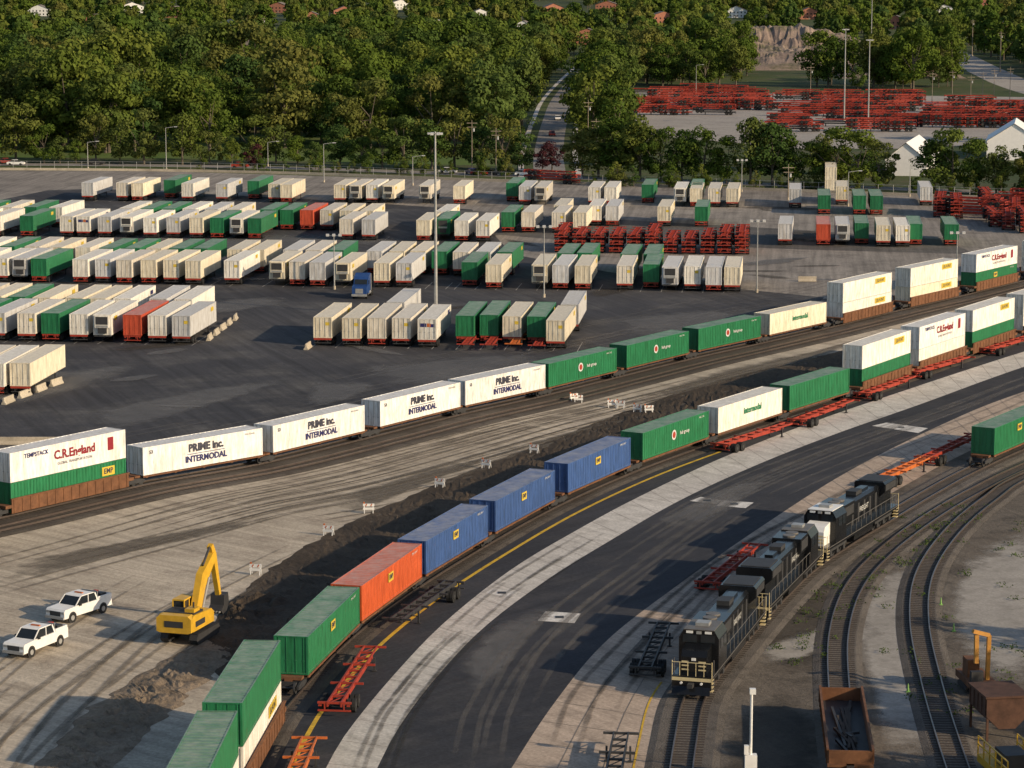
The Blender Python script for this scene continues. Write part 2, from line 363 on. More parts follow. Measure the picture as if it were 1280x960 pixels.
def plate(par,y,z,w,h,mat,x=1.305):
    mb=MB(); mb.box(x,y,z,.016,w,h,0); return obj('decal_panel',mb.mesh('decal',[mat]),parent=par)
def disc(par,y,z,r,mat,x=1.3):
    mb=MB(); mb.cyl((x,y,z),(x+.012,y,z),r,20,0); return obj('round_logo',mb.mesh('decal',[mat]),parent=par)
def deco(o,k):
    if k=='prime': text(o,'PRIME inc.',1.1,.3,2.0,M_ink,bold=.05); text(o,'INTERMODAL',.9,.3,.85,M_blu,bold=.03); plate(o,.3,1.4,5.0,.06,M_blu); text(o,'53',.5,-7,2.3,M_ink); text(o,'PRIU 530442',.26,6.3,2.5,M_ink,bold=0)
    if k=='cre': text(o,'C.R.England',1.2,.8,1.75,M_maroon,bold=.04); text(o,'GLOBAL TRANSPORTATION',.38,.8,.9,M_ink,bold=0); plate(o,5.9,1.8,.8,1.3,M_maroon); text(o,'TEMPSTACK',.6,-4.5,2.3,M_blu)
    if k=='emp': plate(o,-.5,1.95,1.3,.75,M_yel); text(o,'EMP',.55,-.5,1.95,M_ink,x=1.325,bold=.02); text(o,'EMHU 28417',.28,6,2.55,M_wht,bold=0)
    if k=='emp2': plate(o,5.5,2.0,1.8,.9,M_yel); text(o,'EMP',.75,5.5,2.0,M_ink,x=1.325,bold=.02)
    if k=='hub': disc(o,-.6,1.55,.55,M_wht); disc(o,-.6,1.55,.36,M_red,1.306); text(o,'hub group',.55,2.0,1.55,M_wht,bold=.01); text(o,'HGIU 7305',.28,6.2,2.5,M_wht,bold=0)
    if k=='jbh': plate(o,4.2,2.1,3.4,.8,M_yel); text(o,'J.B.HUNT',.65,4.2,2.1,M_ink,x=1.325)
    if k=='hubw': text(o,'intermodal',1.0,.5,1.6,M_gtx,bold=.03)
def car(path,x,kind,boxes):
    d=path.findx(x); c=path.at(d); t=(path.at(d+7)-path.at(d-7)).normalized(); rz=head(t)
    obj('well_car' if kind=='W' else 'spine_car',ME_well if kind=='W' else ME_spine,(c.x,c.y,RT),rz)
    z=RT+(.29 if kind=='W' else .99)
    for col,dk in boxes:
        me=ME_van if dk in('prime','cre','jbh','hubw') else ME_cont
        k=random.uniform(.94,1.05)
        o=obj('intermodal_container',me,(c.x,c.y,z),rz,tuple(min(.85,a*k) for a in col)); deco(o,dk); z+=2.93
PW=(0.78,0.77,0.75)
car(T1,-105,'W',[(GREEN,''),(WHITE,'jbh')])
car(T1,76,'W',[(GREEN,'emp2'),(PW,'cre')])
for x in(246,389,515,622): car(T1,x,'S',[(PW,'prime')])
for x in(718,812,902): car(T1,x,'S',[(GREEN,'hub')])
car(T1,988,'S',[(CREAM,'hubw')])
car(T1,1074,'W',[(WHITE,'jbh'),(WHITE,'jbh')]); car(T1,1158,'W',[(CREAM,'jbh'),(WHITE,'jbh')]); car(T1,1236,'W',[(GREEN,'emp'),(PW,'cre')]); car(T1,1310,'W',[(WHITE,'jbh'),(WHITE,'')])
car(T2,250,'W',[(WHITE,'jbh'),(GREEN,'')]); car(T2,305,'W',[(WHITE,'jbh'),(GREEN,'')])
car(T2,398,'S',[(GREEN,'emp')]); car(T2,472,'S',[((0.55,0.1,0.03),'emp')])
for x in(555,641,735): car(T2,x,'S',[(BLUE,'emp')])
car(T2,832,'S',[(GREEN,'hub')]); car(T2,925,'S',[(WHITE,'hubw')]); car(T2,1012,'S',[(GREEN,'')])
car(T2,1096,'W',[(GREEN,''),(WHITE,'jbh')]); car(T2,1166,'W',[(WHITE,''),(PW,'cre')]); car(T2,1230,'W',[(GREEN,''),(WHITE,'jbh')]); car(T2,1294,'W',[(WHITE,''),(WHITE,'jbh')])
car(T3,1262,'S',[(GREEN,'emp')])
# ---- locomotives
def loco(accent):
    mb=MB() # 0 black 1 dark 2 cream 3 glass 4 metal 5 white 6 rail grey
    mb.b2(-1.5,1.5,-10.6,10.6,1.2,1.52,0)
    for sx in(-1,1): mb.b2(sx*1.505-.01,sx*1.505+.01,-10.5,10.5,1.4,1.45,6)
    mb.prism([(-1.4,1.19),(-1.35,.6),(-1.0,.4),(1.0,.4),(1.35,.6),(1.4,1.19)],'y',-2.6,2.9,0)
    for ty in(-6.9,6.9):
        for yy in(ty-1.85,ty,ty+1.85):
            for sx in(-1,1): mb.cyl((sx*.72-.07,yy,.53),(sx*.72+.07,yy,.53),.53,16,1)
            mb.cyl((-1,yy,.53),(1,yy,.53),.1,8,1)
            for sx in(-1,1): mb.b2(sx*1.12-.12,sx*1.12+.12,yy-.25,yy+.25,.35,.75,1)
        for sx in(-1,1): mb.b2(sx*1.1-.1,sx*1.1+.1,ty-2.6,ty+2.6,.75,1.0,1)
    for e in(-1,1):
        mb.b2(-1.45,1.45,e*10.75-.12,e*10.75+.12,.5,1.5,0); mb.b2(-1.46,1.46,e*10.88-.01,e*10.88+.01,1.15,1.4,2)
        mb.prism([(e*10.9,.2),(e*11.2,.2),(e*10.9,.75)],'x',-1.4,1.4,0)
        mb.b2(-.2,.2,e*11.15-.35,e*11.15+.35,.75,1.05,1)
        for sx in(-1,1):
            for q in range(4): mb.b2(sx*1.3-.22,sx*1.3+.22,e*10.35-.3,e*10.35+.3,.35+q*.28,.39+q*.28,2)
            mb.cyl((sx*1.48,e*10.7,1.0),(sx*1.48,e*10.7,2.6),.03,6,2); mb.cyl((sx*1.48,e*10.0,1.0),(sx*1.48,e*10.0,2.6),.025,6,6)
        mb.cyl((-1.4,e*10.78,2.5),(1.4,e*10.78,2.5),.03,6,2)
        for x in(-.9,-.3,.3,.9): mb.cyl((x,e*10.78,1.5),(x,e*10.78,2.5),.022,6,2)
    mb.prism([(-10.1,1.52),(-10.1,2.75),(-9.75,3.15),(-8.3,3.4),(-8.3,1.52)],'x',-.95,.95,5 if accent==1 else 0)
    for z in(1.75,2.05,2.35): mb.b2(-.9,.9,-10.12,-10.1,z,z+.1,2)
    mb.b2(-.35,.35,-10.14,-10.12,1.6,2.75,0); mb.b2(-.16,.16,-10.2,-10.1,2.5,2.7,5)
    for sx in(-.75,.75): mb.cyl((sx,-10.99,1.0),(sx,-10.89,1.0),.1,8,5)
    mb.prism([(-1.5,1.52),(-1.5,3.75),(-1.15,4.35),(1.15,4.35),(1.5,3.75),(1.5,1.52)],'y',-8.35,-5.3,0)
    mb.b2(-1.2,-.15,-8.39,-8.35,3.42,4.0,3); mb.b2(.15,1.2,-8.39,-8.35,3.42,4.0,3); mb.b2(-.95,-.45,-8.4,-8.33,4.1,4.28,5); mb.b2(.45,.95,-8.4,-8.33,4.1,4.28,5)
    mb.b2(-.18,.18,-8.46,-8.35,4.08,4.28,4)
    mb.b2(-1.15,1.15,-8.38,-5.28,4.352,4.41,5 if accent==1 else 6)
    for sx in(-1,1):
        mb.b2(sx*1.5-.02,sx*1.5+.02,-7.6,-6.7,2.9,3.65,3); mb.b2(sx*1.5-.02,sx*1.5+.02,-6.5,-5.7,2.9,3.65,3)
    mb.b2(-.5,.5,-7.3,-6.3,4.41,4.65,4)
    mb.prism([(-.92,1.52),(-.92,3.9),(-.7,4.15),(.7,4.15),(.92,3.9),(.92,1.52)],'y',-5.3,6.2,0)
    mb.b2(-1.25,1.25,-5.25,-2.2,3.0,4.3,0); mb.b2(-1.27,1.27,-5.0,-2.5,3.2,4.05,1)
    for yy in(-4.4,-3.2): mb.cyl((0,yy,4.3),(0,yy,4.42),.55,16,6)
    mb.b2(-.5,.5,.5,2.2,4.15,4.5,1); mb.b2(-.35,.35,2.8,4.6,4.15,4.32,0)
    for k in range(14):
        for sx in(-1,1): mb.b2(sx*.93-.02,sx*.93+.02,-2.0+k*.58,-2.0+k*.58+.5,1.8,3.6,1 if k%3==0 else 0)
    mb.prism([(-.95,1.52),(-.95,3.0),(-1.5,3.5),(-1.5,4.2),(-1.35,4.4),(1.35,4.4),(1.5,4.2),(1.5,3.5),(.95,3.0),(.95,1.52)],'y',6.2,9.9,0)
    mb.b2(-1.2,1.2,6.5,9.6,4.4,4.46,1)
    for sx in(-1,1): mb.b2(sx*1.5-.015,sx*1.5+.015,6.5,9.6,3.55,4.15,1)
    for sx in(-1,1):
        mb.cyl((sx*1.44,-5.2,2.55),(sx*1.44,9.9,2.55),.022,6,6)
        for k in range(11): mb.cyl((sx*1.44,-5.2+k*1.5,1.5),(sx*1.44,-5.2+k*1.5,2.55),.02,6,6)
    return mb.mesh('loco',[M_blk,M_dkst,M_gold,M_glass,M_metal,M_whp,M_hr])
LM=[loco(0),loco(0),loco(1)]
d0=T3.findx(868)
for k,(dd,flip) in enumerate(((11.2,0),(34.0,1),(56.8,0))):
    d=d0+dd; c=T3.at(d); t=(T3.at(d+7)-T3.at(d-7)).normalized()
    o=obj('diesel_locomotive',LM[k],(c.x,c.y,RT),head(t)+(math.pi if flip else 0))
    for sgn in(1,-1):
        tx=text(o,'RAILWAY' if k<2 else 'FREIGHT',.7,1.5*sgn,2.9,M_wht,x=.97*sgn,bold=0)
        if sgn<0: tx.rotation_euler=(math.pi/2,0,-math.pi/2)
mb=MB(); Lg=15.5
for sx in(-1,1):
    mb.b2(sx*1.45-.04,sx*1.45+.04,-Lg/2,Lg/2,.95,1.9,0); mb.b2(sx*1.48-.08,sx*1.48+.08,-Lg/2-.1,Lg/2+.1,1.9,2.02,0)
    for k in range(13): mb.b2(sx*1.53-.05,sx*1.53+.05,-7.4+k*1.23-.06,-7.4+k*1.23+.06,.9,1.9,0)
for e in(-1,1): mb.b2(-1.4,1.4,e*Lg/2-.05,e*Lg/2+.05,.95,1.9,0); truck(mb,e*5.8,m=1); mb.b2(-.25,.25,e*8.1-.4,e*8.1+.4,.7,1.0,1); mb.b2(-1.5,1.5,e*7.95-.2,e*7.95+.2,.85,1.0,0)
mb.b2(-1.41,1.41,-Lg/2,Lg/2,.85,.95,1)
for k in range(16): mb.beam((random.uniform(-.5,.5),random.uniform(-7,5),1.05),(random.uniform(-.9,.9),random.uniform(-5,7),1.2),.18,.18,2 if k%4 else 1)
dg=min([i*.25 for i in range(int(T4.L*4))],key=lambda q:abs(P(T4.at(q))[1]-897)); c=T4.at(dg-8); t=(T4.at(dg-2)-T4.at(dg-14)).normalized()
obj('gondola_rail_car',mb.mesh('gondola',[M_rust,M_dkst,M_tie,M_org]),(c.x,c.y,RT),head(t))
# ---- ground
BASE=gmat('grassy_ground',(0.045,0.065,0.022),(0.075,0.095,0.03),(0.12,0.1,0.06),0.01,.06,1,.2)
def sheet(name,pts,z,mat):
    me=bpy.data.meshes.new(name); me.from_pydata([(p[0],p[1],z) for p in pts],[],[list(range(len(pts)))]); me.materials.append(mat); me.update()
    return obj(name,me)
def pxs(name,px,z,mat): return sheet(name,[G(*p) for p in px],z,mat)
sheet('ground',[(-9000,-2000),(9000,-2000),(9000,16000),(-9000,16000)],0,BASE)
M_yard=gmat('worn_grey_pavement',(0.23,0.205,0.18),(0.3,0.27,0.235),(0.14,0.125,0.11),0.02,.12,2,.05,streak=(6,.55))
M_asp=gmat('dark_asphalt',(0.04,0.04,0.045),(0.068,0.067,0.072),(0.11,0.105,0.1),0.018,.09,3,.05,streak=(-20,.55))
M_asp2=gmat('fresh_asphalt',(0.034,0.036,0.043),(0.05,0.051,0.058),(0.066,0.064,0.066),0.03,.15,3,.04,streak=(40,.35))
M_grav=gmat('packed_gravel',(0.42,0.36,0.28),(0.52,0.45,0.355),(0.3,0.25,0.195),0.03,.2,3,.2,streak=(-50,.5))
M_strip=gmat('pale_concrete',(0.5,0.47,0.43),(0.6,0.57,0.52),(0.38,0.355,0.32),0.06,.4,4,.06,streak=(-40,.3))
M_tan=gmat('tan_concrete',(0.42,0.33,0.255),(0.48,0.385,0.305),(0.3,0.24,0.19),0.05,.3,4,.06,streak=(-35,.4))
M_dirt=gmat('railyard_dirt',(0.12,0.1,0.08),(0.19,0.165,0.135),(0.07,0.06,0.05),0.04,.3,3,.3,streak=(-20,.3))
M_soil=gmat('dark_spoil_soil',(0.055,0.042,0.03),(0.09,0.068,0.048),(0.04,0.03,0.022),0.1,.6,3,.5)
M_ridge=gmat('brown_dirt',(0.2,0.155,0.11),(0.28,0.22,0.16),(0.13,0.1,0.07),0.1,.6,3,.6)
yb=[(-500,211),(200,214),(600,226),(900,236),(1290,250),(1800,266)]
pxs('yard_pavement',yb+[(1800,1400),(-700,1400)],.02,M_yard)
T1px=[(-400,734),(-150,680),(0,648),(170,609),(318,582),(455,549),(570,520),(672,497),(768,473),(860,450),(945,431),(1032,411),(1113,391),(1195,372),(1268,354),(1500,300)]
pxs('asphalt_yard_road',T1px[:11]+[(1010,392),(1030,372),(930,362),(760,340),(640,318),(610,285),(590,262),(350,247),(120,236),(60,238),(-400,330)],.03,M_asp)
M_mid=gmat('mid_grey_asphalt',(0.1,0.093,0.087),(0.14,0.13,0.12),(0.075,0.07,0.065),.03,.15,2,.05,streak=(6,.4))
pxs('asphalt_yard_lane',[(560,262),(760,274),(975,286),(1180,300),(1220,318),(1000,312),(700,300),(580,290)],.034,M_mid)
def sm(px,n): return [(p.x,p.y) for p in catmull([(a,b,0) for a,b in px],n)]
T1c=sm(T1px,6); T2c=sm(T2px,6)
pxs('gravel_ground',T1c+T2c[::-1]+[(100,1400),(-900,1400),(-900,800)],.04,M_grav)
bdc=sm([(520,1160),(640,960),(700,870),(760,800),(850,730),(950,660),(1060,590),(1180,530),(1280,490),(1500,420)],8)
pxs('loading_lane_asphalt',T2c+bdc[::-1],.05,M_asp2)
rdc=sm([(760,1160),(812,960),(832,885),(868,822),(925,752),(985,694),(1055,652),(1130,608),(1200,570),(1280,535),(1500,450)],8)
pxs('concrete_apron',bdc+rdc[::-1],.05,M_tan)
pxs('railyard_ground',rdc+[(1900,450),(1900,1400),(760,1400)],.045,M_dirt)
SL=Path([(345,1090),(408,960),(440,908),(500,836),(560,775),(640,712),(720,664),(800,621),(900,574),(1000,534),(1100,499),(1280,440),(1450,390)])
SR=Path([(410,1090),(472,960),(500,908),(545,848),(605,785),(683,726),(765,675),(852,625),(950,580),(1050,541),(1150,506),(1280,459),(1450,405)])
vs=[];fs=[]
for k in range(71):
    p=SL.at(SL.L*k/70);q=SR.at(SR.L*k/70); vs+=[(p.x,p.y,.06),(q.x,q.y,.06)]
for k in range(70): fs.append((2*k,2*k+1,2*k+3,2*k+2))
me=bpy.data.meshes.new('strip'); me.from_pydata(vs,[],fs); me.materials.append(M_strip); obj('concrete_strip',me)
vs=[];fs=[]; K=52
def jline(p,q,w=.03,z=.0665):
    d=(q-p).normalized(); n=Vector((-d.y,d.x,0))*w; o=len(vs)
    for v in(p-n,p+n,q+n,q-n): vs.append((v.x,v.y,z))
    fs.append((o,o+1,o+2,o+3))
for k in range(1,K): jline(SL.at(SL.L*k/K),SR.at(SR.L*k/K))
AL=Path([(520,1160),(640,960),(700,870),(760,800),(850,730),(950,660),(1060,590),(1180,530),(1280,490),(1500,420)]); AR=Path([(760,1160),(812,960),(832,885),(868,822),(925,752),(985,694),(1055,652),(1130,608),(1200,570),(1280,535),(1500,450)])
for k in range(1,50): jline(AL.at(AL.L*k/50),AR.at(AR.L*k/50))
for f in(.33,.66):
    for k in range(50): jline(AL.at(AL.L*k/50).lerp(AR.at(AR.L*k/50),f),AL.at(AL.L*(k+1)/50).lerp(AR.at(AR.L*(k+1)/50),f),.03,.069)
me=bpy.data.meshes.new('joints'); me.from_pydata(vs,[],fs); me.materials.append(pmat('joint_sealant',(0.22,0.19,0.16),.9)); obj('concrete_expansion_joints',me)
M_yl=gmat('yellow_road_paint',(0.6,0.38,0.04),(0.65,0.42,0.05),(0.3,0.2,0.05),.1,.8,5,.02)
def rib_obj(name,path,o0,o1,d0,d1,z,mat):
    n=int((d1-d0)/1.5); vs=[];fs=[]
    for k in range(n+1):
        d=d0+(d1-d0)*k/n; p=path.off(d,o0);q=path.off(d,o1); vs+=[(p.x,p.y,z),(q.x,q.y,z)]
    for k in range(n): fs.append((2*k,2*k+1,2*k+3,2*k+2))
    me=bpy.data.meshes.new(name); me.from_pydata(vs,[],fs); me.materials.append(mat); return obj(name,me)
rib_obj('yellow_line',T2,3.1,3.45,0,T2.findx(868),.065,M_yl)
rib_obj('yellow_line',T3,-3.3,-3.15,0,T3.findx(880),.075,M_yl)
M_pad=gmat('white_painted_pad',(0.6,0.58,0.55),(0.68,0.66,0.62),(0.4,0.38,0.35),.2,1,5,.02)
for q in([(672,777),(682,765),(726,768),(718,780)],[(862,627),(876,622),(902,626),(896,631)],[(896,633),(902,626),(942,629),(932,636)],[(1090,533),(1108,529),(1160,536),(1148,542)],[(606,742),(618,737),(648,741),(638,748)]):
    pxs('painted_pad',q,.073,M_pad); c=G(sum(a for a,b in q)/4,sum(b for a,b in q)/4); mb=MB(); mb.box(c.x,c.y,.085,.7,.7,.03); obj('drain_cover',mb.mesh('cover',[M_dkst]))
# parking bay lines between trailer rows
M_pline=gmat('faded_white_line',(0.3,0.29,0.28),(0.4,0.39,0.37),(0.12,0.12,0.12),.3,1.5,5,.02)
vs=[];fs=[]
for (ax,ay,x0,x1) in((230,431,-80,270),(230,431,392,740),(250,357,-60,300),(250,357,330,560),(250,357,570,930),(320,300,-60,480),(350,254,100,600)):
    R_=Row(ax,ay,-.8); p0=R_.pos(x0); n=int((R_.pos(x1)-p0).length/3.35)
    for k in range(n+1): jline(p0+YU*(k*3.35-.3),p0+YU*(k*3.35-.3)+YV*9,.06,.041)
me=bpy.data.meshes.new('bay_lines'); me.from_pydata(vs,[],fs); me.materials.append(M_pline); obj('parking_bay_lines',me)
def patchw(name,P_,z,mat):
    P_=catmull(P_+[P_[0]],4)[:-1]; n=len(P_); c=sum(P_,Vector())/n
    vs=[];a=[]
    for f,al in((0,1),(.5,1),(.75,.55),(1.0,0)):
        if f==0: vs.append((c.x,c.y,z)); a.append(1); continue
        for p in P_: q=c+(p-c)*f; vs.append((q.x,q.y,z)); a.append(al)
    fs=[(0,1+k,1+(k+1)%n) for k in range(n)]
    for r in range(2):
        for k in range(n): fs.append((1+r*n+k,1+r*n+(k+1)%n,1+(r+1)*n+(k+1)%n,1+(r+1)*n+k))
    me=bpy.data.meshes.new(name); me.from_pydata(vs,[],fs); at=me.attributes.new('a','FLOAT','POINT'); at.data.foreach_set('value',a); me.materials.append(mat); return obj(name,me)
def patch(name,px,z,mat): return patchw(name,[G(*p) for p in px],z,mat)
M_pl=gmat('pale_gravel_patch',(0.36,0.335,0.3),(0.42,0.39,0.35),(0.27,0.25,0.22),.1,.5,4,.05,alpha=.85)
M_pd=gmat('dark_oil_stain',(0.07,0.06,0.05),(0.1,0.09,0.075),(0.05,0.045,0.04),.1,.5,4,.05,alpha=.5)
M_pg=gmat('worn_light_asphalt',(0.15,0.15,0.155),(0.2,0.195,0.19),(0.12,0.12,0.12),.1,.5,4,.05,alpha=.6)
for i,q in enumerate(([(1085,705),(1140,690),(1135,780),(1160,880),(1205,960),(1110,970),(1080,860),(1062,780)],[(1200,690),(1300,650),(1310,860),(1215,850),(1178,770)],[(900,900),(980,860),(1030,900),(1020,990),(900,1000)],[(930,815),(1050,775),(1120,790),(1040,815),(950,835)])):
    patch('gravel_patch',q,.052+.004*i,M_pl if i!=2 else M_pd)
for i,q in enumerate(([(960,720),(1040,690),(1050,760),(1030,860),(960,850),(930,800)],[(760,505),(900,462),(1040,432),(1120,410),(1050,440),(900,490),(780,525)],[(0,705),(120,682),(330,645),(340,652),(150,696),(0,730)],[(400,625),(560,580),(640,565),(560,597),(420,650)])):
    patch('dark_ground_stain',q,.055+.004*i,M_pd)
for i,q in enumerate(([(80,520),(250,485),(380,470),(300,500),(120,545)],[(-50,470),(100,460),(200,450),(100,490),(-50,520)],[(420,460),(640,440),(700,450),(500,490)],[(740,400),(900,385),(960,400),(800,425)],[(120,395),(330,370),(380,378),(200,402)],[(560,840),(620,780),(700,750),(660,810),(590,880)],[(800,660),(900,610),(980,590),(880,660)],[(0,300),(200,290),(600,300),(400,312),(100,315)])):
    patch('worn_asphalt_patch',q,.055+.004*i,M_pg)
rs_=random.Random(21)
for i in range(44):
    x=rs_.uniform(-20,1290); y=rs_.uniform(242,520)
    if y>648-.235*x-15: y=rs_.uniform(245,340)
    c=G(x,y); r=rs_.uniform(2,8); el=rs_.uniform(.25,.7); an=rs_.uniform(0,3.14); ca,sa=math.cos(an),math.sin(an)
    pts=[]
    for k in range(7):
        t=k*math.tau/7; rr=r*rs_.uniform(.7,1.2); a_,b_=math.cos(t)*rr*1.6,math.sin(t)*rr*el; pts.append(c+Vector((a_*ca-b_*sa,a_*sa+b_*ca,0)))
    patchw('pavement_stain',pts,.086+i*.0007,M_pd if i%5<3 else M_pg)
def marks(name,curves,mat,z0):
    vs=[];fs=[];a=[];zi=0
    for path,off,d0,d1,w,amp in curves:
        n=max(4,int((d1-d0)/2)); ph=random.uniform(0,6); zi+=1
        for o in(-.95,.95):
            b=len(vs)
            for k in range(n+1):
                d=d0+(d1-d0)*k/n; wob=amp*math.sin(ph+d*.04)+off+o; e=min(1,k/6,(n-k)/6)
                for q,al in((-w,0),(-w*.4,1),(w*.4,1),(w,0)):
                    p=path.off(d,wob+q); vs.append((p.x,p.y,z0+zi*.0012)); a.append(al*e*.8)
            for k in range(n):
                for j in range(3): fs.append((b+k*4+j,b+k*4+j+1,b+k*4+5+j,b+k*4+4+j))
    me=bpy.data.meshes.new(name); me.from_pydata(vs,[],fs); at=me.attributes.new('a','FLOAT','POINT'); at.data.foreach_set('value',a); me.materials.append(mat); obj(name,me)
M_tm=gmat('tyre_mark_dark',(0.18,0.15,0.115),(0.21,0.18,0.14),(0.13,0.11,0.09),.1,.5,4,.05,alpha=.5)
M_tl=gmat('tyre_mark_dust',(0.2,0.19,0.175),(0.24,0.22,0.2),(0.14,0.13,0.12),.1,.5,4,.05,alpha=.3)
M_tk=gmat('tyre_mark_rubber',(0.04,0.04,0.04),(0.06,0.06,0.055),(0.03,0.03,0.03),.1,.5,4,.05,alpha=.35)
cv=[]
for k in range(24):
    o=random.uniform(8,30); a=random.uniform(0,80); cv.append((T1,o,a,a+random.uniform(40,170),random.uniform(.25,.45),random.uniform(.3,2.5)))
for k in range(10):
    o=-random.uniform(8,26); a=random.uniform(0,50); cv.append((T2,o,a,a+random.uniform(30,70),random.uniform(.25,.4),random.uniform(.3,2)))
marks('tyre_tracks_on_gravel',cv,M_tm,.07)
marks('tyre_marks_on_lane',[(T2,random.uniform(13,19),a,a+random.uniform(60,150),.35,random.uniform(.2,1.2)) for a in[random.uniform(30,150) for _ in range(9)]],M_tl,.075)
marks('tyre_marks_on_yard',[(T1,-random.uniform(7,34),a,a+random.uniform(30,110),.3,random.uniform(.3,3)) for a in[random.uniform(20,200) for _ in range(20)]],M_tl,.05)
marks('tyre_marks_on_apron',[(T3,-random.uniform(6,9),a,a+random.uniform(40,90),.35,random.uniform(.2,.8)) for a in[random.uniform(0,80) for _ in range(4)]],M_tk,.08)
marks('rubber_marks_on_strip',[(T2,random.uniform(7,10),a,a+random.uniform(15,60),.3,random.uniform(.2,.8)) for a in[random.uniform(0,200) for _ in range(8)]],M_tk,.09)
def lumpy(name,L,Rp,hmax,mat,nl=240,nw=14,base=.05,fr=.5):
    LP=Path(L); vs=[];fs=[]
    RPp=Rp if isinstance(Rp,Path) else Path(Rp)
    for i in range(nl+1):
        p=LP.at(LP.L*i/nl);q=RPp.at(RPp.L*i/nl)
        for j in range(nw+1):
            t=j/nw; r=p.lerp(q,t); e=math.sin(math.pi*t)**.7; en=min(1,i/12,(nl-i)/12)
            hh=max(0,.45+.9*noise.noise(Vector((r.x*fr,r.y*fr,3)))+.5*noise.noise(Vector((r.x*fr*3,r.y*fr*3,7))))*hmax*e*en
            jit=.6*noise.noise(Vector((r.x*.5,r.y*.5,1)))*(1 if 0<j<nw else 1.5)
            vs.append((r.x+jit,r.y+jit,base+hh))
    for i in range(nl):
        for j in range(nw): a=i*(nw+1)+j; fs.append((a,a+1,a+nw+2,a+nw+1))
    me=bpy.data.meshes.new(name); me.from_pydata(vs,[],fs); me.materials.append(mat); return obj(name,me)
lo=[T2.off(d,-2.1) for d in [T2.findx(330)+k*(T2.findx(1080)-T2.findx(330))/30 for k in range(31)]]
lumpy('spoil_soil_bank',[(258,800),(280,760),(340,712),(425,660),(520,617),(610,580),(690,550),(790,512),(890,478),(1000,452),(1085,430)],Path(lo,raw=True,n=4),.26,M_soil,260,18,fr=.7)
lumpy('dirt_ridge',[(255,800),(180,840),(110,890),(60,940),(10,1000)],[(305,815),(245,862),(200,905),(140,965),(100,1030)],.4,M_ridge,140,14,fr=.8)
lumpy('soil_pile',[(268,765),(300,745),(350,735)],[(280,795),(320,785),(370,765)],.8,M_soil,60,14)
# ---- excavator
mb=MB()
for sx in(-1,1):
    mb.prism([(-2.3,.45),(-2.0,.08),(2.0,.08),(2.3,.45),(2.0,.9),(-2.0,.9)],'x',sx*1.25-.33,sx*1.25+.33,1)
    mb.b2(sx*1.25-.2,sx*1.25+.2,-1.7,1.7,.3,.7,3)
    for k in range(22): mb.b2(sx*1.25-.36,sx*1.25+.36,-2+k*.19-.05,-2+k*.19+.05,.89,.95,1)
mb.b2(-.95,.95,-1.2,1.2,.5,.95,1); mb.cyl((0,0,.9),(0,0,1.2),.8,16,1)
mb.prism([(-2.9,1.35),(-2.6,1.2),(1.4,1.2),(1.4,2.0),(.9,2.35),(-2.5,2.5),(-2.9,2.3)],'x',-1.45,1.45,0)
mb.prism([(-1.48,1.25),(-1.2,1.15),(1.2,1.15),(1.48,1.25),(1.48,2.3),(1.2,2.56),(-1.2,2.56),(-1.48,2.3)],'y',-3.15,-2.3,0)
mb.b2(-.8,.8,-3.17,-3.15,1.6,2.1,1); mb.b2(-1.3,1.3,-2.1,-.4,2.4,2.58,1); mb.b2(.4,1.2,-1.9,-.8,2.57,2.85,0); mb.cyl((.9,-1.3,2.8),(.9,-1.3,3.3),.08,8,1)
for sx in(-1,1): mb.b2(sx*1.46-.01,sx*1.46+.01,-2.2,-.4,1.5,1.95,1)
mb.b2(-1.42,-.45,-.1,1.7,1.3,3.0,2); mb.b2(-1.45,-.42,-.15,1.75,3.0,3.12,0)
for x in(-1.43,-.44):
    for y in(-.12,.8,1.72): mb.b2(x-.04,x+.04,y-.05,y+.05,1.3,3.02,0)
mb.b2(-1.47,-.41,-.14,1.74,1.22,1.75,0)
mb.prism([(.6,1.6),(1.3,1.5),(2.5,3.7),(4.7,5.6),(4.6,6.05),(4.2,6.15),(1.9,4.8),(.7,2.3)],'x',-.28,.28,0)
mb.prism([(3.9,6.6),(4.3,6.8),(4.9,5.9),(5.75,2.2),(5.45,2.1),(4.4,5.3)],'x',-.2,.2,0)
mb.cyl((-.36,1.3,1.5),(-.36,3.0,4.3),.09,8,3);mb.cyl((.36,1.3,1.5),(.36,3.0,4.3),.09,8,3); mb.cyl((0,2.6,5.35),(0,4.05,6.6),.1,8,1); mb.cyl((0,4.7,5.9),(0,6.0,3.0),.08,8,3)
mb.prism([(5.4,2.3),(6.2,2.4),(6.35,1.6),(5.9,.95),(5.1,.8),(4.75,1.15),(5.0,1.3),(5.3,1.5)],'x',-.6,.6,1)
for k in range(5): mb.b2(-.55+k*.25-.04,-.55+k*.25+.06,4.55,4.85,1.0,1.12,3)
c=G(236,803); obj('excavator',mb.mesh('excavator',[M_cat,M_dkst,M_glass,M_metal]),(c.x,c.y+1.2,.05),head(Vector((.3,.95,0))))
